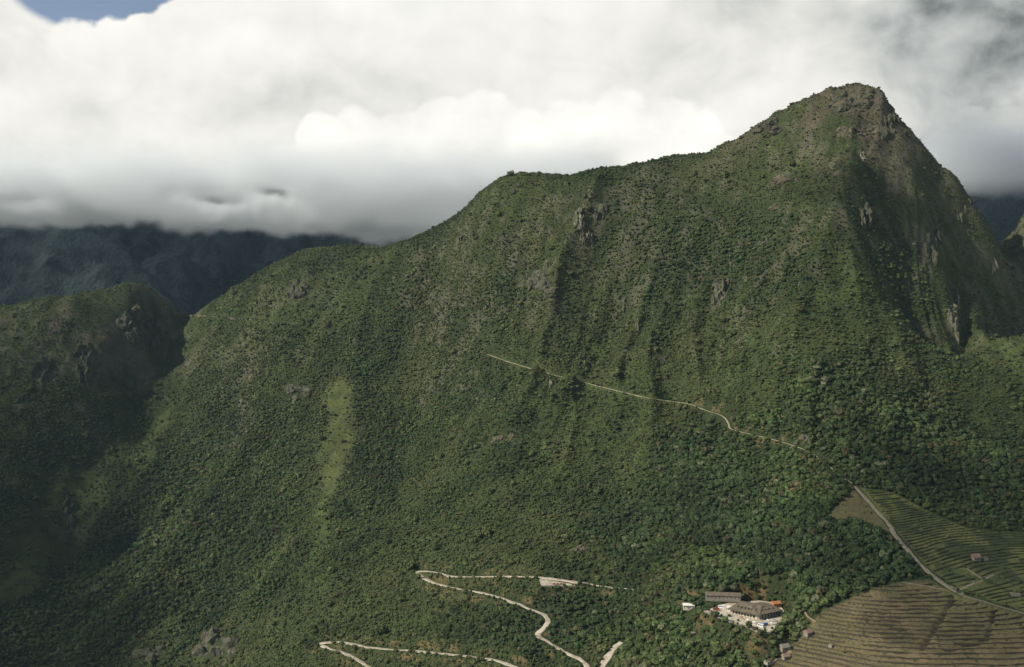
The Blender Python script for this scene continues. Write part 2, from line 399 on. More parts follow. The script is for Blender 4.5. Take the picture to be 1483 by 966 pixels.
def mat_plain(name, c, var=0.35, scale=0.6, bmp=0.12, rough=0.9, c2=None):
    g = NT(name)
    a = noise(g, scale, 4, 0.6); b = noise(g, scale * 5, 3, 0.6)
    c2 = c2 or tuple(v * (1 - var) for v in c)
    k = mixnode(g, c, c2, ramp(g, a, 0.38, 0.66))
    k = mixnode(g, k, tuple(v * 0.6 for v in c), ramp(g, b, 0.55, 0.75, 0, 0.7))
    g.l(k, g.b.inputs['Base Color']); g.b.inputs['Roughness'].default_value = rough
    if bmp: bump(g, b, bmp)
    return g.m

def mat_rock(name='rock', c=(0.25, 0.225, 0.18)):
    g = NT(name)
    tc = g.n('ShaderNodeTexCoord'); mp = g.n('ShaderNodeMapping'); mp.inputs['Scale'].default_value = (1, 1, 0.22); g.l(tc.outputs['Object'], mp.inputs[0])
    a = noise(g, 0.28, 5, 0.65, mp.outputs[0]); b = noise(g, 0.16, 4, 0.6); c_ = noise(g, 1.4, 4, 0.6)
    k = mixnode(g, c, tuple(v * 0.42 for v in c), ramp(g, a, 0.42, 0.64))
    k = mixnode(g, k, (0.07, 0.078, 0.034), ramp(g, b, 0.42, 0.58, 0, 0.92))
    k = mixnode(g, k, (0.30, 0.19, 0.12), ramp(g, c_, 0.62, 0.75, 0, 0.5))
    g.l(k, g.b.inputs['Base Color']); bump(g, a, 1.6)
    return g.m

def mat_leaf():
    g = NT('leaves')
    at_ = g.n('ShaderNodeAttribute', attribute_name='tint', attribute_type='INSTANCER')
    a = noise(g, 0.45, 3, 0.6)
    k = mixnode(g, at_.outputs['Color'], (0.5, 0.55, 0.45), ramp(g, a, 0.42, 0.62), 'MULTIPLY')
    b = noise(g, 1.6, 2, 0.6)
    k = mixnode(g, k, (1.5, 1.4, 1.1), ramp(g, b, 0.52, 0.7, 0, 0.8), 'MULTIPLY')
    g.l(k, g.b.inputs['Base Color']); setin(g.b, Roughness=0.75); g.b.inputs['Specular IOR Level'].default_value = 0.2
    return g.m

M = {}
M['ground'] = mat_ground(); M['rock'] = mat_rock(c=(0.135, 0.12, 0.092)); M['leaf'] = mat_leaf()
M['rock_dark'] = mat_rock('dark_rock', (0.090, 0.080, 0.062)); M['rock_pink'] = mat_rock('pinkish_rock', (0.165, 0.125, 0.095))
M['rock_black'] = mat_rock('shade_toned_rock', (0.075, 0.07, 0.058)); M['rock_pale'] = mat_rock('pale_rock', (0.215, 0.19, 0.145))  # the black rock has the left hill's shade put into its colour
M['bark'] = mat_plain('bark', (0.10, 0.075, 0.05), 0.5, 2)
M['road'] = mat_plain('gravel_road', (0.47, 0.41, 0.31), 0.25, 0.12, 0.05, c2=(0.30, 0.25, 0.17))
M['trail'] = mat_plain('trampled_earth', (0.34, 0.31, 0.20), 0.4, 0.1, 0.05, c2=(0.18, 0.175, 0.085))
M['stair'] = mat_plain('worn_stone_path', (0.25, 0.215, 0.145), 0.3, 0.5, 0.08)
M['dirt'] = mat_plain('orange_earth', (0.29, 0.20, 0.12), 0.3, 0.4, 0.06)
M['plaza'] = mat_plain('pale_paving', (0.55, 0.49, 0.38), 0.2, 0.16, 0.02, c2=(0.33, 0.27, 0.19))
M['drystone'] = mat_plain('dry_stone', (0.085, 0.070, 0.044), 0.5, 0.5, 0.25, c2=(0.055, 0.048, 0.027))
M['drystone_green'] = mat_plain('mossy_dry_stone', (0.060, 0.062, 0.030), 0.5, 0.5, 0.25, c2=(0.040, 0.048, 0.018))
M['pale_stone'] = mat_plain('pale_granite', (0.36, 0.32, 0.25), 0.35, 0.9, 0.15)
M['hut_stone'] = mat_plain('hut_stone', (0.29, 0.255, 0.20), 0.35, 0.9, 0.15)
M['thatch'] = mat_plain('thatch', (0.27, 0.185, 0.135), 0.3, 0.8, 0.15)
M['thatch_grey'] = mat_plain('grey_thatch', (0.25, 0.22, 0.18), 0.3, 0.8, 0.15)
M['roof'] = mat_plain('weathered_roof_tiles', (0.165, 0.130, 0.088), 0.35, 0.3, 0.12, c2=(0.105, 0.09, 0.068))
M['plaster'] = mat_plain('cream_plaster', (0.62, 0.55, 0.42), 0.15, 0.4, 0.02)
M['dark'] = mat_plain('dark_timber', (0.05, 0.04, 0.03), 0.3, 1, 0.0)  # one dark timber tone for openings, posts and poles
M['orange'] = mat_plain('orange_plaster', (0.42, 0.19, 0.08), 0.2, 0.6, 0.02)
M['red'] = mat_plain('red_brown_paint', (0.30, 0.075, 0.045), 0.1, 1, 0, 0.4)
M['white'] = mat_plain('white_paint', (0.78, 0.78, 0.76), 0.06, 1, 0, 0.4)
M['blue'] = mat_plain('blue_paint', (0.16, 0.25, 0.40), 0.1, 1, 0, 0.4)
M['cream'] = mat_plain('cream_canvas', (0.72, 0.68, 0.58), 0.1, 1, 0)
M['rubber'] = mat_plain('rubber', (0.03, 0.03, 0.03), 0.2, 2, 0)
g = NT('window_glass'); setin(g.b, Base_Color=(0.03, 0.035, 0.04, 1), Roughness=0.15); g.b.inputs['Specular IOR Level'].default_value = 0.5; M['glass'] = g.m

# ------------------------------------------------------------------ object helpers
def tag(o, label=None, cat=None, group=None, kind=None):
    if label: o['label'] = label
    if cat: o['category'] = cat
    if group: o['group'] = group
    if kind: o['kind'] = kind
    return o

def link(name, me, mat, parent=None):
    if mat and not me.materials: me.materials.append(mat)
    o = bpy.data.objects.new(name, me); COL.objects.link(o)
    if parent: o.parent = parent
    return o

def empty(name, loc, rz=0.0):
    o = bpy.data.objects.new(name, None); COL.objects.link(o); o.location = loc; o.rotation_euler = (0, 0, rz); o.empty_display_size = 2
    return o

def from_lists(name, v, f, mat, parent=None, smooth_=False):
    me = bpy.data.meshes.new(name); me.from_pydata([tuple(map(float, p)) for p in v], [], f); me.update()
    if smooth_: me.polygons.foreach_set('use_smooth', [True] * len(me.polygons))
    return link(name, me, mat, parent)

def big_mesh(name, co, quads, mat, smooth_=True):
    me = bpy.data.meshes.new(name)
    me.vertices.add(len(co)); me.vertices.foreach_set('co', co.astype(np.float32).ravel())
    me.loops.add(quads.size); me.loops.foreach_set('vertex_index', quads.astype(np.int32).ravel())
    me.polygons.add(len(quads)); me.polygons.foreach_set('loop_start', np.arange(0, quads.size, quads.shape[1], dtype=np.int32))
    me.polygons.foreach_set('use_smooth', np.full(len(quads), smooth_))
    me.update(calc_edges=True)
    if mat: me.materials.append(mat)
    return me

def grid_quads(ny, nx):
    i = (np.arange(ny - 1)[:, None] * nx + np.arange(nx - 1)).ravel()
    return np.stack([i, i + 1, i + 1 + nx, i + nx], -1)

class MB:
    """collects boxes, prisms and tubes for ONE mesh"""
    def __init__(s): s.v = []; s.f = []
    def add(s, v, f):
        k = len(s.v); s.v += [tuple(p) for p in v]; s.f += [tuple(i + k for i in q) for q in f]
    def box(s, x0, x1, y0, y1, z0, z1, tx=0.0, ty=0.0):
        s.add([(x0, y0, z0), (x1, y0, z0), (x1, y1, z0), (x0, y1, z0), (x0 + tx, y0 + ty, z1), (x1 - tx, y0 + ty, z1), (x1 - tx, y1 - ty, z1), (x0 + tx, y1 - ty, z1)],
              [(0, 3, 2, 1), (4, 5, 6, 7), (0, 1, 5, 4), (1, 2, 6, 5), (2, 3, 7, 6), (3, 0, 4, 7)])
    def gable(s, x0, x1, y0, y1, z0, h, t=0.25, hip=0.0):
        """two roof slopes with thickness, ridge along x"""
        ym = (y0 + y1) / 2
        a = [(x0, y0, z0), (x1, y0, z0), (x1, y1, z0), (x0, y1, z0), (x0 + hip, ym, z0 + h), (x1 - hip, ym, z0 + h)]
        b = [(x, y, z - t) for x, y, z in a[:4]]
        s.add(a + b, [(0, 1, 5, 4), (2, 3, 4, 5), (3, 0, 4), (1, 2, 5), (0, 6, 7, 1), (1, 7, 8, 2), (2, 8, 9, 3), (3, 9, 6, 0), (6, 9, 8, 7)])
    def tube(s, p, q, r0, r1, n=8):
        p, q = Vector(p), Vector(q); d = (q - p).normalized(); a = d.orthogonal().normalized(); b = d.cross(a)
        v = [];
        for c, r in ((p, r0), (q, r1)):
            v += [c + (a * math.cos(2 * math.pi * i / n) + b * math.sin(2 * math.pi * i / n)) * r for i in range(n)]
        s.add(v, [(i, (i + 1) % n, n + (i + 1) % n, n + i) for i in range(n)] + [tuple(range(n - 1, -1, -1)), tuple(range(n, 2 * n))])
    def build(s, name, mat, parent=None, bevel=0.0):
        o = from_lists(name, s.v, s.f, mat, parent)
        if bevel:
            bm = bmesh.new(); bm.from_mesh(o.data)
            bmesh.ops.bevel(bm, geom=[e for e in bm.edges], offset=bevel, segments=2, affect='EDGES', clamp_overlap=True)
            bm.to_mesh(o.data); bm.free()
        return o

# ------------------------------------------------------------------ the mountain
ny, nx = H.shape
co = np.stack([GX, GY, H], -1).reshape(-1, 3)
me = big_mesh('mountain', co, grid_quads(ny, nx), M['ground'])
ca = me.color_attributes.new('cover', 'FLOAT_COLOR', 'POINT')
ca.data.foreach_set('color', np.concatenate([np.clip(col, 0, 1).reshape(-1, 3), np.ones((nx * ny, 1))], 1).astype(np.float32).ravel())
tag(link('mountain', me, None), kind='structure')

# ------------------------------------------------------------------ ribbons: roads, trails, stair
def ribbon(name, line, hw, mat, lift=0.25, skirt=0.9, wob=0.55):
    p = resample(line, 2.0); t = np.gradient(p[:, :2], axis=0); t /= np.maximum(np.hypot(t[:, 0], t[:, 1]), 1e-6)[:, None]
    nrm = np.stack([-t[:, 1], t[:, 0]], 1); s = np.arange(len(p))
    wl = hw * (1 + wob * fbm(s / 6.0, s * 0 + 3, 2, 5)); wr = hw * (1 + wob * fbm(s / 6.0, s * 0 + 9, 2, 8))
    rows = []
    for k, off, dz in ((wl, 1, -skirt), (wl, 1, 0), (wl, 0.5, 0.06), (wr, -0.5, 0.06), (wr, -1, 0), (wr, -1, -skirt)):
        q = p.copy(); q[:, :2] += nrm * (k * off)[:, None]; q[:, 2] += lift + dz; rows.append(q)
    co = np.stack(rows, 1)                                  # [n, 6, 3]
    me = big_mesh(name, co.reshape(-1, 3), grid_quads(len(p), 6), mat)
    return tag(link(name, me, None), kind='structure')
ribbon('road', LINES['upper'], 2.9, M['road']); ribbon('road', LINES['lodge_road'], 2.7, M['road']); ribbon('trail', LINES['trail_down'], 0.9, M['trail'], wob=0.5); ribbon('road', LINES['middle'], 3.2, M['road']); ribbon('road', LINES['lower'], 3.0, M['road'])
ribbon('trail', LINES['trail'], 1.25, M['trail'], wob=0.5); ribbon('trail', LINES['saddle'], 0.8, M['trail'], wob=0.5)
ribbon('stairway', LINES['stair'], 2.1, M['stair']); ribbon('path', LINES['spur_path'], 1.1, M['stair']); ribbon('path', LINES['hut_path'], 1.2, M['stair'])
ribbon('path', LINES['contour'], 1.1, M['stair']); ribbon('path', LINES['dirt'], 1.6, M['dirt']); ribbon('path', LINES['wood'], 1.3, M['dirt'])

def slab(name, poly, z, mat, depth=1.5):
    n = len(poly)
    v = [(p[0], p[1], z) for p in poly] + [(p[0], p[1], z - depth) for p in poly]
    return from_lists(name, v, [tuple(range(n))] + [(i, n + i, n + (i + 1) % n, (i + 1) % n) for i in range(n)], mat)
tag(slab('plaza', plaza, PLAZA_Z + 0.25, M['plaza']), kind='structure')
tag(slab('parking_bay', layby, LAYBY_Z + 0.3, M['road']), kind='structure')

# ------------------------------------------------------------------ terrace walls, one object each
def wall_run(p, k, h, mat, name, label, group):
    p = soften(p, 1, 2); t = np.gradient(p, axis=0); t /= np.hypot(t[:, 0], t[:, 1])[:, None]
    nr = np.stack([t[:, 1], -t[:, 0]], 1)                     # towards the foot of the wall
    s = np.arange(len(p)); top = (k + 1) * h - 0.25 + 0.8 * fbm(s / 5.0, s * 0 + k, 3, 12) * h / 2.5; bot = k * h - 0.4
    v = np.stack([np.c_[p + nr * 0.55, np.full(len(p), bot)], np.c_[p + nr * 0.30, top], np.c_[p - nr * 0.35, top], np.c_[p - nr * 0.35, np.full(len(p), bot)]], 1)
    n = len(p); q = grid_quads(n, 4); e = [[i * 4 + 3, i * 4, i * 4 + 4, i * 4 + 7] for i in range(n - 1)]
    q = np.concatenate([q, np.array(e), np.array([[0, 3, 2, 1], [(n - 1) * 4, (n - 1) * 4 + 1, (n - 1) * 4 + 2, (n - 1) * 4 + 3]])])
    tag(link(name, big_mesh(name, v.reshape(-1, 3), q, mat, False), None), label, 'wall', group, 'thing')

def contour_walls(mask, h, mat, name, label, group, minlen, hmax=None):
    w = np.where(mask.max(0) > 0.5)[0]; j = np.where(mask.max(1) > 0.5)[0]
    if len(w) == 0: return
    sx = slice(w[0], w[-1] + 1); sy = slice(j[0], j[-1] + 1)
    Z = HS[sy, sx]; Mk = mask[sy, sx] > 0.5; xs = XS[sx]; ys = YS[sy]
    k0, k1 = int(np.floor(Z[Mk].min() / h)), int(np.floor(Z[Mk].max() / h))
    made = 0
    for k in range(k0, k1 + 1):
        lev = (k + 0.86) * h
        chains = []; live = []
        for i in range(len(xs)):
            c = Z[:, i] - lev
            cr = np.where((c[:-1] < 0) & (c[1:] >= 0) & Mk[:-1, i])[0]
            pts = [ys[a] + (ys[a + 1] - ys[a]) * (-c[a]) / (c[a + 1] - c[a]) for a in cr]
            nxt = []
            for y in pts:
                best = None
                for ch in live:
                    if abs(ch[-1][1] - y) < 7 and ch not in nxt and (best is None or abs(ch[-1][1] - y) < abs(best[-1][1] - y)): best = ch
                if best is None: best = []; chains.append(best)
                best.append((xs[i], y)); nxt.append(best)
            live = nxt
        for ch in chains:
            p = np.array(ch)
            if len(p) < 4 or np.hypot(*(p[-1] - p[0])) < minlen: continue
            p = resample(np.c_[p, np.zeros(len(p))], 2.4)[:, :2]
            gate = fbm(p[:, 0] / 26 + k * 3.1, p[:, 1] / 26, 2, 14) > -0.75      # the wall ends where it has fallen in
            runs = np.split(np.arange(len(p)), np.where(~gate)[0]); runs = [q_[1:] if len(q_) and not gate[q_[0]] else q_ for q_ in runs]
            p_all = p
            for q_ in runs:
                if len(q_) < 7: continue
                wall_run(p_all[q_], k, h, mat, name, label, group); made += 1
            continue
    print(name, made)
contour_walls(mlow, HLOW, M['drystone'], 'terrace_wall', 'long dry-stone wall holding up one of the brown stepped terraces below the stone stairway', 'retaining walls of the brown lower terraces', 22)
contour_walls(mup, HUP, M['drystone_green'], 'terrace_wall', 'low mossy stone wall edging one of the green terraces above the stone stairway', 'retaining walls of the green upper terraces', 22)

# ------------------------------------------------------------------ rock outcrops
def rock_piece(bm, c, rx, ry, rz, rot, r, sub=3):
    pl = [(Vector((r.gauss(0, 1), r.gauss(0, 1), r.gauss(0, .7))).normalized(), r.uniform(0.62, 1.0)) for _ in range(13)]
    res = bmesh.ops.create_icosphere(bm, subdivisions=sub, radius=1.0)
    sx, sy = r.uniform(0, 99), r.uniform(0, 99)
    vs = res['verts']; D = np.array([v.co[:] for v in vs])
    nz = fbm(D[:, 0] * 4.2 + sx + D[:, 2] * .7, D[:, 1] * 4.2 + sy - D[:, 2] * 0.5, 4, 17)
    cr, sr = math.cos(rot), math.sin(rot)
    for v, q in zip(vs, nz):
        d = v.co.normalized(); k = 1.25
        for n, dist in pl:
            t = d.dot(n)
            if t > 0.05: k = min(k, dist / t)
        k *= 1 + 0.26 * q
        x, y, z = d.x * k * rx, d.y * k * ry, d.z * k * rz
        v.co = Vector((c[0] + x * cr - y * sr, c[1] + x * sr + y * cr, c[2] + z))

OUTCROPS = [ # px, py, width, height, pieces, material, label, lean of the group (pixels of x per pixel of y)
 (788,402,46,46,22,'rock','broad grey triangular crag at the lower end of the long grassy rib',0.0),
 (846,333,20,46,16,'rock_pale','tall pale cliff slab on the wooded rib above the grey triangular crag',-0.25),
 (868,312,22,24,6,'rock','grey rock knob just above the tall pale cliff slab',-0.3),
 (1042,430,20,44,9,'rock','upright tan crag in the grass right of the pair of small outcrops',0.1),
 (904,441,9,20,4,'rock','narrow left rock of the pair of small outcrops high on the wooded slope',0.0),
 (918,441,11,14,4,'rock','rounder right rock of the pair of small outcrops high on the wooded slope',0.0),
 (925,477,8,18,4,'rock','small tan rock spike below the pair of small outcrops',0.1),
 (797,567,7,22,4,'rock_pale','slim pale rock pillar in the bushes just under the hillside trail',0.0),
 (1352,352,14,60,10,'rock','long pale rock streak down the shaded ridge under the summit',0.35),
 (1386,452,16,64,11,'rock_pale','tall pale cliff beside the dark cleft on the right ridge',0.1),
 (1399,305,8,40,6,'rock','thin rock rib along the right skyline below the summit',0.5),
 (1440,395,8,30,5,'rock','small pale cliff low on the right skyline',0.3),
 (1249,228,7,20,16,'rock_pale','small white rock streak on the green shelf under the summit cliff',-0.3),
 (1213,252,24,10,5,'rock_pink','low pinkish rock band below the green shelf of the summit',0.0),
 (1245,193,60,12,20,'rock_pink','reddish brown ledge of rock across the summit cliff',0.0),
 (1140,262,36,14,12,'rock_pink','scatter of pinkish rock faces left of the summit',0.0),
 (1122,300,16,9,14,'rock_pink','small pinkish rock patch below the scattered faces left of the summit',0.0),
 (1252,318,16,44,8,'rock','brown rock tower at the head of the grassy rib below the summit',0.1),
 (1232,148,76,26,26,'rock_dark','dark fractured cap of rock on the highest summit',0.0),
 (1292,178,26,60,18,'rock_dark','dark right shoulder of the highest summit',0.5),
 (1112,184,50,20,14,'rock_dark','dark rough crest left of the highest summit',-0.4),
 (432,570,30,18,7,'rock','grey rock steps above the bright grass strip',0.0),
 (366,543,18,16,6,'rock_pink','tan rock patch on the left slope above a low scatter of stones',0.0),
 (352,583,20,12,30,'rock_pale','low scatter of pale stones on the left slope',0.0),
 (430,420,28,26,8,'rock_dark','grey boulder field high on the left grassy ridge',-0.3),
 (666,352,9,26,5,'rock','narrow pale rock on the rib under the middle crest',0.1),
 (730,637,30,10,4,'rock_pink','bare brownish patch of rock on the middle slope',0.0),
 (962,522,10,10,4,'rock_dark','small dark rock in the grass above the hillside trail',0.0),
 (846,797,24,9,4,'rock_pink','bare reddish patch of rock above the pale parking bay',0.0),
 (318,940,56,50,12,'rock','pale cliff face at the bottom left of the mountain',0.0),
 (222,948,44,18,6,'rock_dark','dark cliff step left of the pale bottom cliff',0.0),
 (1164,640,18,14,8,'rock','grey boulders heaped where the hillside trail turns down to the terraces',0.0),
 (1124,694,9,12,4,'rock_pale','lone pale boulder in the wood below the heaped trail boulders',0.0),
 (1094,687,6,5,2,'rock_pale','tiny pale boulder left of the lone one in the wood',0.0),
 (100,745,18,40,7,'rock_dark','dark broken rocks at the left edge of the grassy gully',-0.3),
 (122,530,26,60,15,'rock_black','dark grey cliff streaks on the shaded left hill',0.0),
 (62,545,16,50,10,'rock_black','dark narrow cliff left of the streaked one on the shaded left hill',0.0),
 (190,472,46,46,18,'rock_black','broad dark cliff under the top of the shaded left hill',0.2),
 (232,500,22,50,8,'rock_dark','brown rock wall where the left hill drops to the saddle',0.2),
 (745,272,24,14,5,'rock_dark','small rocky knob on the middle skyline crest',0.0),
]
rock_things = []
for px, py, w, h, n, mt, label, lean in OUTCROPS:
    r = random.Random(int(px * 7 + py)); bm = bmesh.new(); c0 = ground(px, py)
    for i in range(n):
        for _ in range(30):
            u, v = r.uniform(-1, 1), r.uniform(-1, 1)
            if px == 788:
                if abs(u) > 0.15 + 0.85 * (v + 1) / 2: continue
            if u * u + v * v < 1: break
        qx, qy = px + u * w / 2 - lean * v * h / 2, py + v * h / 2
        p = ground(qx, qy); k = p[1] / F
        if abs(p[1] - c0[1]) > (170 if w * h > 260 else 9): continue
        a = min(r.uniform(0.6, 1.25) / math.sqrt(n), 0.42); e = math.sqrt(max(w * h, 1.0)) * k * a; q = min(max((w / h) ** 0.5, 0.62), 1.25)
        rx = max(e * q, 1.5); rz = max(e / q, 1.7); ry = max(rx, rz) * r.uniform(0.55, 0.8) + 1.2
        zz = float(sample(H, p[0], p[1]))
        rock_piece(bm, (p[0] - c0[0], p[1] + ry * (0.3 if px in (788, 846) else 0.55) - c0[1], zz - rz * 0.30 - c0[2]), rx, ry, rz, r.uniform(-.4, .4), r)
        wdw = window(np.array([p]), 40); dd = np.hypot((GX[wdw] - p[0]) / rx, (GY[wdw] - p[1]) / (ry + 4)) ; clear[wdw] = np.minimum(clear[wdw], (dd - 0.62) * 8)
    me = bpy.data.meshes.new('rock_outcrop'); bm.to_mesh(me); bm.free(); me.polygons.foreach_set('use_smooth', [False] * len(me.polygons))
    o = link('rock_outcrop', me, M[mt]); o.location = c0; tag(o, label, 'rock')
for px, py, rr in ((1030,869,11),(1040,870,12),(1050,870,12),(1060,869,12),(998,885,9),(1003,922,5),(1170,923,6),(1136,944,7),(1138,957,7),(1414,812,7)):
    p = ground(px, py); wdw = window(np.array([p]), 40); clear[wdw] = np.minimum(clear[wdw], np.hypot(GX[wdw] - p[0], GY[wdw] - p[1] + rr * .6) - rr)
wood = np.where(clear < -2.0, -9, wood)

# ------------------------------------------------------------------ planting: crowns, forest, scrub
def crown_mesh(name, seed, rx, rz, lumps=9, cards=170, card=0.7):
    r = random.Random(seed); bm = bmesh.new()
    cen = []
    for i in range(lumps):
        a = r.uniform(0, 6.283); e = r.uniform(-0.35, 1.0) ; d = r.uniform(0.30, 0.62) if i else 0.05
        c = Vector((math.cos(a) * d * math.cos(e) * rx, math.sin(a) * d * math.cos(e) * rx, rz * (0.95 + 0.75 * d * math.sin(e))))
        s = r.uniform(0.38, 0.60) if i else 0.72
        cen.append((c, s * rx))
        res = bmesh.ops.create_icosphere(bm, subdivisions=1 if i else 2, radius=1.0)
        for v in res['verts']:
            k = s * rx * r.uniform(0.72, 1.18)
            v.co = c + Vector((v.co.x * k, v.co.y * k, v.co.z * k * rz / rx))
    for i in range(cards):
        c, s = r.choice(cen)
        d = Vector((r.gauss(0, 1), r.gauss(0, 1), r.gauss(0.25, 0.9))).normalized()
        p = c + Vector((d.x * s, d.y * s, d.z * s * rz / rx)) * r.uniform(0.92, 1.28)
        n = (d + Vector((r.gauss(0, .5), r.gauss(0, .5), r.gauss(0.3, .5)))).normalized(); a = n.orthogonal().normalized(); b = n.cross(a)
        an = r.uniform(0, 6.28); a, b = a * math.cos(an) + b * math.sin(an), b * math.cos(an) - a * math.sin(an)
        w = card * r.uniform(0.6, 1.5); l = card * r.uniform(0.7, 1.6)
        bm.faces.new([bm.verts.new(p + a * w), bm.verts.new(p + b * l * 0.8), bm.verts.new(p - a * w * 0.9), bm.verts.new(p - b * l)])
    me = bpy.data.meshes.new(name); bm.to_mesh(me); bm.free(); me.materials.append(M['leaf'])
    return me

def trunk_mesh(seed):
    r = random.Random(seed); m = MB(); p = Vector((0, 0, -1.5)); rad = 0.34
    for i in range(4):
        q = p + Vector((r.uniform(-.35, .35), r.uniform(-.35, .35), 1.5)); m.tube(p, q, rad, rad * 0.82, 7); p = q; rad *= 0.82
        if i > 1:
            for k in range(2):
                a = r.uniform(0, 6.28); m.tube(p, p + Vector((math.cos(a) * 1.7, math.sin(a) * 1.7, 1.4)), rad * 0.6, rad * 0.25, 5)
    me = bpy.data.meshes.new('trunk'); me.from_pydata(m.v, [], m.f); me.update(); me.materials.append(M['bark']); return me

CROWNS = [crown_mesh('crown', 1, 3.4, 2.9), crown_mesh('crown', 2, 3.0, 3.4), crown_mesh('crown', 3, 3.8, 2.6, 11), crown_mesh('crown', 4, 2.7, 3.2, 7), crown_mesh('crown', 5, 3.5, 3.0, 12)]
TRUNKS = [trunk_mesh(i) for i in range(5)]

def project(x, y, z):
    """where a world point falls in the survey photograph (for deciding what can be seen at all)"""
    yc = y * math.cos(PITCH) - z * math.sin(PITCH); zc = y * math.sin(PITCH) + z * math.cos(PITCH)
    return CX + F * x / yc, CY - F * zc / yc

def in_view(x, y, z, tol=18.0):
    """within the frame and its margins, and not far behind a crest, from the viewpoint or a few steps beside it"""
    px, py = project(x, y, z)
    ok = (px > -170) & (px < 1650) & (py < 1090)
    vis = np.zeros(len(x), bool)
    for ox in (-90.0, 0.0, 90.0):
        s = np.ones(len(x), bool)
        for t in np.linspace(0.35, 0.985, 56):
            s &= sample(H, ox + (x - ox) * t, y * t) < z * t + tol
        vis |= s
    return ok & vis

def scatter(step, jit=0.48):
    xs = np.arange(-1750, 1300, step); ys = np.arange(640, 2560, step)
    X, Y = np.meshgrid(xs, ys); X = X + rng.uniform(-jit, jit, X.shape) * step; Y = Y + rng.uniform(-jit, jit, Y.shape) * step
    return X.ravel(), Y.ravel()

GREENS = np.array([(0.064, 0.094, 0.030), (0.086, 0.113, 0.037), (0.108, 0.126, 0.043), (0.050, 0.075, 0.027), (0.122, 0.124, 0.049)])
def tints(x, y, n, dry):
    f = fbm(x / 90, y / 90, 3, 121) + rng.normal(0, 0.35, n)
    i = np.clip(1.3 + 1.9 * f + dry * 1.4, 0, 3.999)
    order = GREENS[[3, 0, 1, 2, 4]]
    k = np.floor(i).astype(int); t = (i - k)[:, None]
    c = order[k] * (1 - t) + order[np.minimum(k + 1, 4)] * t
    pale = rng.random(n); c = np.where((pale < .045)[:, None], np.array((0.135, 0.138, 0.075)), c); c = np.where((pale > .965)[:, None], np.array((0.11, 0.088, 0.042)), c)
    return c * (rng.uniform(0.72, 1.3, n) * (1 + 0.32 * fbm(x / 55, y / 75, 3, 125)))[:, None]

# forest
X, Y = scatter(3.9)
wv = sample(wood, X, Y); keep = (wv > 0.44 + rng.normal(0, 0.07, len(X))) & (sample(clear, X, Y) > -0.2) & (sample(field, X, Y) < 0.02)
X, Y = X[keep], Y[keep]; Z = sample(H, X, Y)
k = in_view(X, Y, Z + 5); X, Y, Z = X[k], Y[k], Z[k]
sz = np.minimum(rng.lognormal(-0.45, 0.46, len(X)), 1.25 + 0.35 * (rng.random(len(X)) < .06)) * (0.62 + 0.5 * smooth(0.4, 1.1, sample(wood, X, Y)))
sz *= (1 - 0.35 * smooth(0, 200, Z)) * (1 - 0.35 * sample(crag, X, Y))
near_road = sample(clear, X, Y) < 9
sz = np.where(near_road, sz * 0.8, sz)
FT = np.c_[X, Y, Z]; FS = sz; FC = tints(X, Y, len(X), 0.25 * smooth(-250, 250, Z) - 0.3 * (sample(bf, X, Y) > 0.6))
lush = smooth(1350, 1000, Y) * smooth(-150, 0, X) * smooth(560, 360, X)
FC = FC * (1 - lush[:, None] * np.array([0.06, 0.03, 0.04]))
print('forest trees', len(X))

# the largest-looking trees in the frame stand as trees of their own
px, py = project(X, Y, Z + 3)
inside = (px > 8) & (px < 1475) & (py > 500) & (py < 960)
big = np.where(inside, FS / Y, 0)
own = np.argsort(-big)[:290]
rest = np.ones(len(X), bool); rest[own] = False
for n_, i in enumerate(own):
    v = i % 5
    t = empty('tree', tuple(FT[i] - np.array((0, 0, 0.6))), rng.uniform(0, 6.28)); t.scale = (FS[i],) * 3
    c = link('crown', CROWNS[v], None, t); c['tint'] = [float(a) for a in FC[i]] ; c.location = (0, 0, 0.6)
    link('trunk', TRUNKS[v], None, t)
    tag(t, 'full-grown broadleaf tree with a wide rounded crown in the green wood on the slope', 'tree', 'large trees standing in the wood')
    if n_ < 5: pass
TEMPL = {}
for o in COL.objects:
    if o.name.split('.')[0] == 'crown' and o.data.name not in TEMPL: TEMPL[o.data.name] = o
TEMPL = list(TEMPL.values())

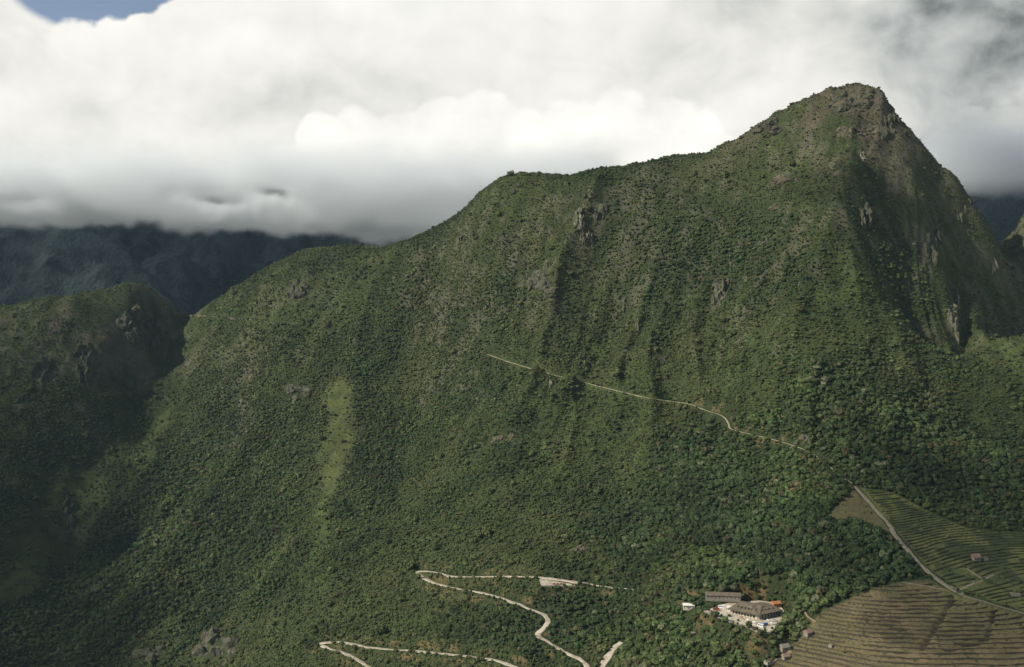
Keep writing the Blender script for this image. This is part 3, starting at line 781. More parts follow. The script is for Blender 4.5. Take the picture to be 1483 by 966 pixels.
def cover_of_plants(name, pts, scale, tint, label, cat, squash=(0.8, 1.15)):
    n = len(pts)
    me = bpy.data.meshes.new(name); me.vertices.add(n); me.vertices.foreach_set('co', pts.astype(np.float32).ravel())
    a = me.attributes.new('size', 'FLOAT_VECTOR', 'POINT')
    hs = rng.uniform(*squash, n); a.data.foreach_set('vector', np.stack([scale * rng.uniform(.85, 1.2, n), scale * rng.uniform(.85, 1.2, n), scale * hs], 1).astype(np.float32).ravel())
    a = me.attributes.new('turn', 'FLOAT_VECTOR', 'POINT')
    a.data.foreach_set('vector', np.stack([rng.normal(0, .12, n), rng.normal(0, .12, n), rng.uniform(0, 6.28, n)], 1).astype(np.float32).ravel())
    a = me.attributes.new('pick', 'INT', 'POINT'); a.data.foreach_set('value', rng.integers(0, len(TEMPL), n).astype(np.int32))
    a = me.attributes.new('tint', 'FLOAT_VECTOR', 'POINT'); a.data.foreach_set('vector', tint.astype(np.float32).ravel())
    o = link(name, me, M['leaf']); tag(o, label, cat, kind='stuff')
    ng = bpy.data.node_groups.new(name + '_planting', 'GeometryNodeTree')
    ng.interface.new_socket('Geometry', in_out='INPUT', socket_type='NodeSocketGeometry'); ng.interface.new_socket('Geometry', in_out='OUTPUT', socket_type='NodeSocketGeometry')
    N = ng.nodes.new; L = ng.links.new
    gi, go = N('NodeGroupInput'), N('NodeGroupOutput')
    g2i = N('GeometryNodeGeometryToInstance')
    for t in reversed(TEMPL):
        oi = N('GeometryNodeObjectInfo'); oi.transform_space = 'ORIGINAL'; oi.inputs['Object'].default_value = t; oi.inputs['As Instance'].default_value = True
        L(oi.outputs['Geometry'], g2i.inputs[0])
    m2p = N('GeometryNodeMeshToPoints'); L(gi.outputs[0], m2p.inputs[0])
    iop = N('GeometryNodeInstanceOnPoints'); L(m2p.outputs[0], iop.inputs['Points'])
    # the five crowns joined as separate instances to pick from
    jn = N('GeometryNodeJoinGeometry')
    for nd in [x for x in ng.nodes if x.bl_idname == 'GeometryNodeObjectInfo']: L(nd.outputs['Geometry'], jn.inputs[0])
    ng.nodes.remove(g2i)
    L(jn.outputs[0], iop.inputs['Instance']); iop.inputs['Pick Instance'].default_value = True
    for nm, dt, sock in (('pick', 'INT', 'Instance Index'), ('turn', 'FLOAT_VECTOR', 'Rotation'), ('size', 'FLOAT_VECTOR', 'Scale')):
        at_ = N('GeometryNodeInputNamedAttribute'); at_.data_type = dt; at_.inputs[0].default_value = nm
        if sock == 'Rotation':
            er = N('FunctionNodeEulerToRotation'); L(at_.outputs[0], er.inputs[0]); L(er.outputs[0], iop.inputs[sock])
        else: L(at_.outputs[0], iop.inputs[sock])
    L(iop.outputs[0], go.inputs[0])
    md = o.modifiers.new('planting', 'NODES'); md.node_group = ng
    return o
cover_of_plants('forest', FT[rest], FS[rest], FC[rest], 'dense dark green cloud forest covering the mountainside', 'forest')

# scrub on the open slopes
X, Y = scatter(2.7); X2, Y2 = scatter(2.5); X3, Y3 = scatter(2.6)
k2 = rng.random(len(X2)) < np.clip((sample(SLOPE, X2, Y2) - 1.0) / 1.1, 0, 1); k3 = rng.random(len(X3)) < np.clip((sample(SLOPE, X3, Y3) - 1.3) / 1.1, 0, 1)
X = np.r_[X, X2[k2], X3[k3]]; Y = np.r_[Y, Y2[k2], Y3[k3]]
wv = sample(wood, X, Y); bgv = sample(bg, X, Y)
keep = (wv < 0.52) & (wv > -4) & (rng.random(len(X)) < np.clip(0.92 - 0.72 * np.maximum(bgv - 0.45, 0) * smooth(250, 50, X), 0.10, 1) * (1 - 0.4 * sample(bare, X, Y))) & (sample(clear, X, Y) > -0.4)
X, Y = X[keep], Y[keep]; Z = sample(H, X, Y)
k = in_view(X, Y, Z + 2, 10); X, Y, Z = X[k], Y[k], Z[k]
s = rng.lognormal(-1.2, 0.55, len(X)) * (1 - 0.3 * sample(crag, X, Y)) * (1 - 0.22 * smooth(-120, 120, Z))
dry = 0.35 + 0.25 * fbm(X / 60, Y / 60, 2, 131) + 0.4 * smooth(0, 300, Z)
pk = np.exp(-((X - 590) / 260) ** 2) * smooth(130, 260, Z)
tc_ = tints(X, Y, len(X), dry * 1.5); tc_ = tc_ * (1 - 0.5) + 0.5 * np.array((0.096, 0.106, 0.040)) * rng.uniform(0.65, 1.35, len(X))[:, None]
tc_ = tc_ * (1 - 0.6 * pk[:, None]) + 0.6 * pk[:, None] * np.array((0.086, 0.080, 0.043)) * rng.uniform(.6, 1.3, len(X))[:, None]
print('scrub', len(X))
cover_of_plants('scrub', np.c_[X, Y, Z - 0.3 * s], s, tc_, 'low olive scrub and bushes covering the open grassy slopes', 'scrub', (0.6, 1.0))
# a few weeds on the terraces
X, Y = scatter(5.0)
keep = (sample(field, X, Y) > 0.5) & (rng.random(len(X)) < 0.22 + 0.5 * (fbm(X / 20, Y / 20, 2, 141) > 0.35)) & (sample(clear, X, Y) > 1)
X, Y = X[keep], Y[keep]; Z = sample(H, X, Y); s = rng.lognormal(-1.75, 0.4, len(X))
tc_ = np.array((0.07, 0.085, 0.03)) * rng.uniform(0.5, 1.3, len(X))[:, None]
cover_of_plants('weeds', np.c_[X, Y, Z], s, tc_, 'tufts of weeds and small bushes on the stepped terraces', 'weeds', (0.5, 0.9))

# ------------------------------------------------------------------ the lodge and what stands on its terrace
def win_row(parent, axis, fixed, a0, a1, n, z0, z1, d, w=None):
    """n windows in a wall plane; axis 'x' runs along x at y=fixed"""
    for i in range(n):
        c = a0 + (a1 - a0) * (i + 0.5) / n; hw = (w or (a1 - a0) / n * 0.55) / 2
        f, p = MB(), MB()
        if axis == 'x':
            f.box(c - hw - .1, c + hw + .1, fixed - d, fixed + d, z0 - .1, z1 + .1); p.box(c - hw, c + hw, fixed - d - .04, fixed + d + .04, z0, z1)
        else:
            f.box(fixed - d, fixed + d, c - hw - .1, c + hw + .1, z0 - .1, z1 + .1); p.box(fixed - d - .04, fixed + d + .04, c - hw, c + hw, z0, z1)
        o = f.build('window', M['plaster'], parent); p.build('pane', M['glass'], o)

def face_dir(a, b): return math.atan2(b[1] - a[1], b[0] - a[0])

cfront = at(1097, 897, 1.0)
def on_plaza(px, py, dz=0.25):
    a, b = ray(px, py); D = (PLAZA_Z + dz) / b
    return (a * D, D, PLAZA_Z + dz)

# main block: two wings meeting at the corner that points to the valley
P0 = on_plaza(1060, 889); P1 = on_plaza(1098, 897); P2 = on_plaza(1127, 891)
root = empty('lodge', P1)
tag(root, 'large two-winged lodge with a broad weathered brown roof on the pale terrace', 'building')
wall, roof = MB(), MB(); eaves = MB()
def wing(A, B, depth, h, rise, name, over=1.6, hip=7.0, nw=8):
    ang = face_dir(A, B); L_ = math.hypot(B[0] - A[0], B[1] - A[1])
    e = empty(name, (A[0] - P1[0], A[1] - P1[1], 0), ang); e.parent = root
    return e, L_
for nm, A, B, dep, hgt, rise, nw in (('left_wing', P0, P1, 27, 5.2, 4.2, 9), ('right_wing', P1, P2, 25, 5.2, 4.0, 7)):
    ang = face_dir(A, B); L_ = math.hypot(B[0] - A[0], B[1] - A[1]); ca_, sa_ = math.cos(ang), math.sin(ang)
    def tr(mb, A=A, ca_=ca_, sa_=sa_):
        mb.v = [(A[0] - P1[0] + x * ca_ - y * sa_, A[1] - P1[1] + x * sa_ + y * ca_, z) for x, y, z in mb.v]; return mb
    m = MB(); m.box(-1 if nm == 'right_wing' else 0, L_ + (1 if nm == 'left_wing' else 0), 0, dep, -0.3, hgt); wl = tr(m).build('wall', M['plaster'], root)
    m = MB(); m.gable(-3.0, L_ + 3.0, -3.4, dep + 2, hgt + 0.15 + (0.12 if nm == 'right_wing' else 0), rise, 0.45, 5.0)
    rf = tr(m).build('roof', M['roof'], root)
    for i in range(nw - 3):                                # dormers let into the front slope
        x = L_ * (i + 1.2) / (nw - 1.6)
        m = MB(); m.box(x - .8, x + .8, 1.6, 4.2, hgt + 1.2, hgt + 3.0); d_ = tr(m).build('dormer', M['roof'], rf)
    for i in range(nw):
        x0 = L_ * (i + .5) / nw
        m = MB(); m.box(x0 - .85, x0 + .85, -0.08, 0.2, 0.8, 3.2); w_ = tr(m).build('window', M['dark'], root)
        m = MB(); m.box(x0 - .7, x0 + .7, -0.13, 0.1, 0.95, 3.05); tr(m).build('pane', M['glass'], w_)
    m = MB(); m.box(0, L_, -3.3, -3.0, hgt - 0.75, hgt - 0.25); tr(m).build('eave_shadow_strip', M['dark'], root)  # dark strip standing in for the shadow line along the eave
    for i in range(6):
        x = L_ * (i + .5) / 6; m = MB(); m.box(x - .15, x + .15, -3.0, -2.7, -0.2, hgt - 0.3); tr(m).build('post', M['dark'], root)

def small_house(name, loc, rz, w, d, h, rise, wm, rm, label, cat='building', group=None, door=True, nwin=2):
    root = empty(name, loc, rz); tag(root, label, cat, group)
    m = MB(); m.box(-w / 2, w / 2, -d / 2, d / 2, -1.5, h)
    v0 = len(m.v); m.add([(-w / 2, -d / 2, h), (-w / 2, d / 2, h), (-w / 2, 0, h + rise * .93), (w / 2, -d / 2, h), (w / 2, d / 2, h), (w / 2, 0, h + rise * .93)], [(0, 2, 1), (3, 4, 5)])
    m.build('wall', M[wm], root)
    m = MB(); m.gable(-w / 2 - .5, w / 2 + .5, -d / 2 - .7, d / 2 + .7, h + .05, rise, .35); m.build('roof', M[rm], root)
    if door:
        m = MB(); m.box(-.55, .55, -d / 2 - .06, -d / 2 + .2, 0, min(1.9, h - .2)); m.build('door', M['dark'], root)
    for i in range(nwin):
        x = w * ((i + .5) / nwin - .5) if nwin != 2 else (-.3 + .6 * i) * w
        m = MB(); m.box(x - .4, x + .4, -d / 2 - .05, -d / 2 + .2, h * .4, h * .75); m.build('window', M['dark'], root)
    return root

q = on_plaza(1125, 880); small_house('annex', (q[0], q[1] + 3, q[2]), 0.25, 8, 6, 4.0, 1.8, 'orange', 'orange', 'small annex with bright orange gabled roof at the right end of the lodge', nwin=2)
q = on_plaza(1127, 888); small_house('gatehouse', (q[0], q[1], q[2]), 0.1, 6.5, 5, 3.2, 1.4, 'plaster', 'plaster', 'little cream gatehouse in front of the orange annex', nwin=1)
q = ground(1047, 869)
rt = small_house('guest_wing', q, -0.12, 34, 8, 4.6, 2.4, 'hut_stone', 'roof', 'long low guest wing with a row of dark openings behind the lodge', nwin=9, door=False)
q = on_plaza(1062, 886); small_house('porch', (q[0] - 1, q[1] + 2, q[2]), -0.5, 9, 6, 3.6, 1.5, 'plaster', 'plaster', 'cream porch at the left end of the lodge', nwin=2)
q = ground(998, 884); small_house('gate_lodge', (q[0], q[1] + 3, q[2] + 1.2), -0.1, 11, 6, 3.6, 1.6, 'plaster', 'cream', 'small pale house with pink base standing left of the terrace among trees', nwin=4)
q = ground(1003, 921); small_house('pump_hut', (q[0], q[1], q[2] + .5), 0.2, 3.5, 3, 2.4, .8, 'hut_stone', 'thatch_grey', 'tiny pale hut in the wood below the lodge terrace', cat='hut', nwin=0)
for i, (px, py, rz, w, d, rm, lb) in enumerate(((1170, 921, .5, 6.0, 5.0, 'thatch', 'thatched hut with pinkish roof left of the brown terraces'), (1136, 942, .35, 8.0, 5.5, 'thatch_grey', 'grey thatched hut at the end of the orange earth path'), (1138, 955, .3, 6.0, 4.5, 'thatch', 'lower thatched hut on the step below the grey thatched one'))):
    q = ground(px, py); small_house('hut', (q[0], q[1], float(sample(H, q[0], q[1])) + .3), rz, w, d, 2.8, 2.6, 'hut_stone', rm, lb, 'hut', 'thatched huts beside the terraces', nwin=1)
q = ground(1414, 812); small_house('guard_house', (q[0], q[1] + 1, float(sample(H, q[0], q[1] + 1)) + .3), 0.15, 7.5, 5.5, 3.2, 3.4, 'hut_stone', 'thatch', 'lone thatched guard house with pinkish roof standing on the green terraces', 'hut', None, nwin=2)

def ruin(px, py, w, d, h, rz, label, mt='hut_stone', name='ruined_wall'):
    """a roofless stone enclosure with worn tops"""
    q = ground(px, py); r = random.Random(int(px)); m = MB(); t = .7
    for x0, x1, y0, y1 in ((-w / 2, w / 2, -d / 2, -d / 2 + t), (-w / 2, w / 2, d / 2 - t, d / 2), (-w / 2, -w / 2 + t, -d / 2 + t, d / 2 - t), (w / 2 - t, w / 2, -d / 2 + t, d / 2 - t)):
        n = max(2, int(max(x1 - x0, y1 - y0) / 1.2))
        for i in range(n):
            hh = h * r.uniform(.6, 1.1)
            if x1 - x0 > y1 - y0: m.box(x0 + (x1 - x0) * i / n, x0 + (x1 - x0) * (i + 1) / n, y0, y1, -1, hh, .04, .06)
            else: m.box(x0, x1, y0 + (y1 - y0) * i / n, y0 + (y1 - y0) * (i + 1) / n, -1, hh, .06, .04)
    o = m.build(name, M[mt], None); o.location = (q[0], q[1], float(sample(H, q[0], q[1])) + .2); o.rotation_euler = (0, 0, rz); tag(o, label, 'ruin', None, 'thing'); return o
ruin(1427, 811, 5, 4, 2.6, .2, 'roofless stone enclosure right beside the thatched guard house')
ruin(1470, 862, 9, 4, 2.2, -.1, 'low pinkish ruined walls near the right edge of the green terraces')
ruin(1116, 960, 12, 5, 2.4, .5, 'pale ruined walls at the very bottom left of the brown terraces', 'pale_stone')
ruin(1203, 937, 4, 3, 2.4, .9, 'grey ruined enclosure on the lower left of the brown terraces', 'pale_stone')
ruin(336, 463, 8, 6, 4.5, .1, 'small white ruined gateway on the saddle below the left ridge', 'pale_stone', 'ruined_gateway')
ruin(290, 459, 10, 5, 3, .0, 'low stone ruin where the trail reaches the saddle', 'hut_stone')
def boulder(px, py, s, label, mt='rock_pale', n=1):
    q = ground(px, py); bm = bmesh.new(); r = random.Random(int(px * 3))
    for i in range(n): rock_piece(bm, (r.uniform(-1, 1) * s * (n > 1), r.uniform(-1, 1) * s * (n > 1), s * .25), s * r.uniform(.7, 1.1), s * .8, s * .7, r.uniform(0, 3), r, 3)
    me = bpy.data.meshes.new('boulder'); bm.to_mesh(me); bm.free(); o = link('boulder', me, M[mt]); o.location = q; tag(o, label, 'rock')
boulder(1373, 778, 2.4, 'round white boulder alone on the green terraces')
boulder(1382, 854, 2.6, 'pile of pale blocks where the two paths meet on the ridge', n=3)
boulder(1411, 844, 1.6, 'small pale stone beside the side path below the guard house')
boulder(1395, 862, 1.8, 'pale stones on the stone stairway just below the path junction', n=2)

# the parking bay: retaining wall and parked cars
q0, q1 = ground(783, 849), ground(833, 849)
m = MB(); Lw = math.hypot(q1[0] - q0[0], q1[1] - q0[1]); m.box(0, Lw, -.8, 0, -5.5, .9); m.box(-.2, Lw + .2, -.95, .1, .9, 1.15)
o = m.build('retaining_wall', M['pale_stone']); o.location = (q0[0], q0[1] - 1.0, LAYBY_Z); o.rotation_euler = (0, 0, face_dir(q0, q1)); tag(o, 'tan stone retaining wall under the pale parking bay', 'wall', None, 'thing')

def vehicle(name, L_, W_, h, paint, loc, rz, label, cat, group=None, boxy=False):
    root = empty(name, loc, rz); tag(root, label, cat, group)
    z0 = .35; hb = h * (.52 if not boxy else .5)
    m = MB(); m.box(-L_ / 2, L_ / 2, -W_ / 2, W_ / 2, z0, hb, .06, .05)
    if boxy: m.box(-L_ / 2 + .05, L_ / 2 - .1, -W_ / 2 + .05, W_ / 2 - .05, hb, h, .25, .12)
    else: m.box(-L_ * .38, L_ * .2, -W_ / 2 + .08, W_ / 2 - .08, hb, h, .45, .18)
    m.build('body', M[paint], root, .05)
    n = 5 if boxy else 2
    for s in (-1, 1):
        a0, a1 = (-L_ / 2 + .5, L_ / 2 - .6) if boxy else (-L_ * .3, L_ * .12)
        for i in range(n):
            x0 = a0 + (a1 - a0) * (i + .08) / n; x1 = a0 + (a1 - a0) * (i + .92) / n; y = s * (W_ / 2 - (.07 if boxy else .1))
            m = MB(); m.box(x0, x1, y - .06, y + .06, hb + .12, h - .28); m.build('window', M['glass'], root)
    m = MB(); x = L_ / 2 - .16 if boxy else L_ * .14; m.box(x - .08, x + .12, -W_ / 2 + .25, W_ / 2 - .25, hb + .1, h - .25); m.build('windscreen', M['glass'], root)
    for sx in (-.31, .31):
        for sy in (-1, 1):
            m = MB(); c = Vector((L_ * sx, sy * (W_ / 2 - .12), .36)); m.tube(c - Vector((0, .13, 0)), c + Vector((0, .13, 0)), .36, .36, 14); w_ = m.build('wheel', M['rubber'], root)
            m = MB(); m.tube(c - Vector((0, .145, 0)), c + Vector((0, .145, 0)), .18, .18, 10); m.build('rim', M['white'], w_)
    return root
rz = face_dir(q0, q1)
for i, px in enumerate((803, 808, 813)):
    a, b = ray(px, 846.5); D = (LAYBY_Z + .3) / b
    vehicle('car', 4.3, 1.8, 1.7, 'red', (a * D, D, LAYBY_Z + .31), rz, ['left red-brown car of the row of three on the pale parking bay', 'middle red-brown car of the row of three on the pale parking bay', 'right red-brown car of the row of three on the pale parking bay'][i], 'car', 'red cars on the parking bay')
for px, py, L_, pt, rz, lb in ((1046, 881, 7.5, 'white', -.5, 'white bus parked at the left end of the lodge terrace'), (1037, 884, 6.0, 'red', -.3, 'red van beside the white bus on the terrace'), (1102, 908, 6.5, 'white', -.9, 'white van at the front edge of the lodge terrace'), (1108, 906, 5.5, 'blue', .4, 'blue van right of the white van at the front of the terrace')):
    q = on_plaza(px, py); vehicle('bus' if L_ > 7 else 'van', L_, 2.2, 2.7, pt, q, rz, lb, 'bus' if L_ > 7 else 'van', None, True)
def parasol(px, py, pt, lb):
    root = empty('parasol', on_plaza(px, py)); tag(root, lb, 'parasol', 'parasols on the lodge terrace')
    m = MB(); m.tube((0, 0, -.3), (0, 0, 2.6), .05, .05, 8); m.build('pole', M['dark'], root)
    n = 8; v = [(0, 0, 2.9)] + [(1.6 * math.cos(6.283 * i / n), 1.6 * math.sin(6.283 * i / n), 2.25) for i in range(n)] + [(0, 0, 2.8)] + [(1.55 * math.cos(6.283 * i / n), 1.55 * math.sin(6.283 * i / n), 2.17) for i in range(n)]
    f = [(0, 1 + i, 1 + (i + 1) % n) for i in range(n)] + [(n + 1, n + 2 + (i + 1) % n, n + 2 + i) for i in range(n)] + [(1 + i, n + 2 + i, n + 2 + (i + 1) % n, 1 + (i + 1) % n) for i in range(n)]
    from_lists('canopy', v, f, M[pt], root)
parasol(1092, 904, 'white', 'white parasol in the middle of the terrace front'); parasol(1074, 897, 'red', 'red parasol under the left wing of the lodge')
for i_, (px, py, s_) in enumerate(((1034,889,.5),(1045,893,.42),(1056,893,.5),(1069,900,.4),(1086,908,.55),(1096,912,.45),(1108,913,.4),(1126,907,.5),(1131,893,.5),(1052,882,.45),(1118,911,.4),(1026,885,.55))):
    t_ = empty('shrub', on_plaza(px, py, 0.1), i_ * 1.3); t_.scale = (s_,) * 3; c_ = link('crown', CROWNS[i_ % 5], None, t_); c_['tint'] = [.05, .085, .028]; link('trunk', TRUNKS[i_ % 5], None, t_)
    tag(t_, 'small rounded green shrub growing on the pale lodge terrace', 'shrub', 'shrubs on the lodge terrace')
parasol(1112, 901, 'cream', 'cream parasol nearest the right wing of the lodge'); parasol(1117, 905, 'white', 'white parasol by the front corner of the terrace'); parasol(1083, 901, 'cream', 'cream parasol alone in front of the left wing'); parasol(1121, 900, 'blue', 'blue parasol at the right edge of the terrace')
# low wall round the front of the plaza
pf = [on_plaza(*p) for p in ((1020,885),(1048,898),(1078,906),(1100,916),(1116,916),(1133,902))]
def parapet(name, pts, h, t, mt, label):
    p = resample(pts, 2); tt = np.gradient(p[:, :2], axis=0); tt /= np.hypot(tt[:, 0], tt[:, 1])[:, None]; nr = np.stack([tt[:, 1], -tt[:, 0]], 1)
    v = np.stack([np.c_[p[:, :2] + nr * t, p[:, 2] - 3.5], np.c_[p[:, :2] + nr * t, p[:, 2] + h], np.c_[p[:, :2] - nr * .1, p[:, 2] + h], np.c_[p[:, :2] - nr * .1, p[:, 2] - 3.5]], 1); n = len(p)
    q = np.concatenate([grid_quads(n, 4), np.array([[0, 3, 2, 1], [(n - 1) * 4 + k for k in range(4)]])])
    tag(link(name, big_mesh(name, v.reshape(-1, 3), q, M[mt], False), None), label, 'wall', None, 'thing')
parapet('terrace_parapet', pf, .8, .6, 'hut_stone', 'low pale parapet along the front edge of the lodge terrace')

# ------------------------------------------------------------------ far mountains
def far_mat(name, c):
    g = NT(name); a = noise(g, 0.012, 6, 0.65); b = noise(g, 0.05, 4, 0.6); d = noise(g, 0.0035, 3, .6)
    k = mixnode(g, c, tuple(v * 0.4 for v in c), ramp(g, a, 0.44, 0.56)); k = mixnode(g, k, (0.075, 0.075, 0.062), ramp(g, b, 0.60, 0.72, 0, 0.6))
    k = mixnode(g, k, tuple(v * 1.5 for v in c), ramp(g, d, 0.45, 0.65, 0, 0.7))
    g.l(k, g.b.inputs['Base Color']); bump(g, b, 30, 1.0); return g.m
def far_range(name, crest, fall, x0, x1, y0, y1, step, floor_, seed, mat, amp=1.0):
    xs, ys = np.arange(x0, x1, step), np.arange(y0, y1, step); X, Y = np.meshgrid(xs, ys)
    pts = [at(*p) for p in crest]; wx = 160 * fbm(X / 700, Y / 700, 3, seed + 3)
    d, t = seg_dist(X + wx, Y + 0.5 * wx, pts); zc = np.interp(t, np.arange(len(pts)), [p[2] for p in pts])
    a = smooth(0, 350, d)
    Z = zc - fall * d + amp * (a * (170 * ridged(X / 520, Y / 900, 4, seed) - 60) + (0.3 + a) * 60 * ridged(X / 170, Y / 330, 3, seed + 5) + 26 * fbm(X / 80, Y / 80, 3, seed + 8))
    Z = np.maximum(Z, floor_ + 20 * fbm(X / 300, Y / 300, 3, seed + 2))
    me = big_mesh(name, np.stack([X, Y, Z], -1).reshape(-1, 3), grid_quads(len(ys), len(xs)), mat)
    return tag(link(name, me, None), kind='structure')
FM = far_mat('far_forest', (0.022, 0.035, 0.033)); FM2 = far_mat('far_slope', (0.022, 0.034, 0.020))
far_range('far_mountain', [(-500,262,5600),(-200,272,5300),(60,292,5000),(150,325,4750),(200,372,4600),(262,430,4450),(320,505,4250)], 0.80, -5200, -700, 3420, 6400, 26, -700, 200, FM)
far_range('far_mountain', [(-300,255,7200),(60,275,6900),(240,286,6600),(300,268,6450),(345,262,6400),(430,262,6400),(470,300,6250),(520,322,6100),(600,334,5900),(720,380,5600)], 0.78, -7000, 300, 4700, 8200, 34, -700, 300, FM)
far_range('far_mountain', [(1200,330,4300),(1330,275,4200),(1400,246,4100),(1450,226,4000),(1560,150,3950),(1800,60,3900)], 0.9, 700, 4600, 3420, 5600, 26, -700, 400, FM)

# the valley floor under everything, out to the horizon
m = big_mesh('valley', np.array([[-30000, 3300, -760], [30000, 3300, -760], [30000, 40000, -760], [-30000, 40000, -760]], float), np.array([[0, 1, 2, 3]]), FM, False)
tag(link('valley', m, None), kind='structure')

# ------------------------------------------------------------------ clouds that hang on the mountains, and unseen ones overhead that cast shade
def cloud_mat(name, dens, aniso=0.3, c=(0.97, 0.985, 0.98)):
    m = bpy.data.materials.new(name); m.use_nodes = True; t = m.node_tree; t.nodes.clear()
    o = t.nodes.new('ShaderNodeOutputMaterial'); v = t.nodes.new('ShaderNodeVolumePrincipled')
    v.inputs['Density'].default_value = dens; v.inputs['Density Attribute'].default_value = 'density'; v.inputs['Anisotropy'].default_value = aniso; v.inputs['Color'].default_value = (*c, 1)
    t.links.new(v.outputs[0], o.inputs['Volume']); return m
def cloud(name, puffs, voxel, mat, label):
    bm = bmesh.new()
    c0 = np.mean([p[0] for p in puffs], 0)
    for c, r, fl in puffs:
        res = bmesh.ops.create_icosphere(bm, subdivisions=3, radius=1.0)
        for v in res['verts']: v.co = Vector((c[0] - c0[0] + v.co.x * r, c[1] - c0[1] + v.co.y * r, c[2] - c0[2] + v.co.z * r * fl))
    me = bpy.data.meshes.new(name); bm.to_mesh(me); bm.free(); o = link(name, me, mat); o.location = c0
    md = o.modifiers.new('merge', 'REMESH'); md.mode = 'VOXEL'; md.voxel_size = voxel
    tx = bpy.data.textures.new(name, 'CLOUDS'); tx.noise_scale = voxel * 3.2; tx.noise_depth = 4
    dm = o.modifiers.new('billow', 'DISPLACE'); dm.texture = tx; dm.strength = voxel * 2.6; dm.mid_level = 0.5; dm.texture_coords = 'LOCAL'
    return tag(o, label, 'cloud', kind='stuff')
CB = cloud_mat('cloud_bank', 1.0); CS = cloud_mat('cloud_shade', 0.0045); CSM = cloud_mat('cloud_veil', 0.0062); CSL = cloud_mat('cloud_thin', 0.0032); CSF = cloud_mat('cloud_far', 0.0032)
CLOUD_TONES = [ # brightness of the cloud deck: pixel direction, radii, amount
 (740,210,320,60,.30),(400,50,300,80,.22),(1000,60,250,110,.10),(1450,60,250,150,-.62),(1460,250,120,40,-.2),(180,290,420,50,-.38),(560,285,200,50,-.20),(560,125,110,50,-.20),(20,70,60,80,-.2),(420,180,60,60,-.15)]
SKY_STRENGTH, EXPOSURE = 0.09, 0.12
T = None
class E:
    """an expression of shader maths nodes"""
    def __init__(s, o): s.o = o
    @staticmethod
    def op(k, *a):
        n = T.nodes.new('ShaderNodeMath'); n.operation = k
        for i, v in enumerate(a):
            if isinstance(v, E): T.links.new(v.o, n.inputs[i])
            else: n.inputs[i].default_value = v
        return E(n.outputs[0])
    def __add__(s, b): return E.op('ADD', s, b)
    __radd__ = __add__
    def __sub__(s, b): return E.op('SUBTRACT', s, b)
    def __rsub__(s, b): return E.op('SUBTRACT', b, s)
    def __mul__(s, b): return E.op('MULTIPLY', s, b)
    __rmul__ = __mul__
    def __truediv__(s, b): return E.op('DIVIDE', s, b)
def sstep(x, a, b):
    n = T.nodes.new('ShaderNodeMapRange'); n.interpolation_type = 'SMOOTHSTEP'; T.links.new(x.o, n.inputs[0]); n.inputs[1].default_value = a; n.inputs[2].default_value = b; return E(n.outputs[0])
def wnoise(v, scale, detail, rough=.5, dist=0.0):
    n = T.nodes.new('ShaderNodeTexNoise'); n.inputs['Scale'].default_value = scale; n.inputs['Detail'].default_value = detail; n.inputs['Roughness'].default_value = rough; n.inputs['Distortion'].default_value = dist
    T.links.new(v, n.inputs['Vector']); return E(n.outputs['Fac'])
r = random.Random(5)
def bank(n, px0, px1, base, top, D0, D1, s0, s1):
    out = []
    for i in range(n):
        px = r.uniform(px0, px1); b = base(px); s = r.uniform(s0, s1); py = r.uniform(top, b) - s; out.append((at(px, py, r.uniform(D0, D1)), 1, .75))
        out[-1] = (out[-1][0], s * out[-1][0][1] / F, .78)
    return out

def volume_cloud(name, lo, hi, voxel, field, mat, label):
    """a cloud whose density is a field in space"""
    global T
    me = bpy.data.meshes.new(name); me.from_pydata([lo, hi], [], []); o = link(name, me, mat); tag(o, label, 'cloud', kind='stuff')
    T = ng = bpy.data.node_groups.new(name, 'GeometryNodeTree')
    ng.interface.new_socket('Geometry', in_out='INPUT', socket_type='NodeSocketGeometry'); ng.interface.new_socket('Geometry', in_out='OUTPUT', socket_type='NodeSocketGeometry')
    ng.nodes.new('NodeGroupInput'); go = ng.nodes.new('NodeGroupOutput'); vc = ng.nodes.new('GeometryNodeVolumeCube'); sm = ng.nodes.new('GeometryNodeSetMaterial'); sm.inputs['Material'].default_value = mat
    vc.inputs['Min'].default_value = lo; vc.inputs['Max'].default_value = hi
    for k, i in zip('XYZ', range(3)): vc.inputs['Resolution ' + k].default_value = max(8, int((hi[i] - lo[i]) / voxel))
    pos = ng.nodes.new('GeometryNodeInputPosition'); sp = ng.nodes.new('ShaderNodeSeparateXYZ'); ng.links.new(pos.outputs[0], sp.inputs[0])
    x, y, z = (E(sp.outputs[i]) for i in range(3))
    def nz(scale, detail, rough=.55, off=0.0, feature=None):
        mp = ng.nodes.new('ShaderNodeVectorMath'); mp.operation = 'MULTIPLY_ADD'; ng.links.new(pos.outputs[0], mp.inputs[0]); mp.inputs[1].default_value = (1 / scale, 1 / scale, 1.25 / scale); mp.inputs[2].default_value = (off, off * 2, off)
        return wnoise(mp.outputs[0], 1.0, detail, rough, .4)
    d = field(x, y, z, nz)
    edge = E.op('MINIMUM', sstep(x, lo[0], lo[0] + 120) * sstep(0 - x, -hi[0], -hi[0] + 120), sstep(y, lo[1], lo[1] + 120) * sstep(0 - y, -hi[1], -hi[1] + 120))
    d = d * edge * 0.016
    ng.links.new(d.o, vc.inputs['Density']); ng.links.new(vc.outputs[0], sm.inputs[0]); ng.links.new(sm.outputs[0], go.inputs[0])
    md = o.modifiers.new('cloud', 'NODES'); md.node_group = ng
    return o
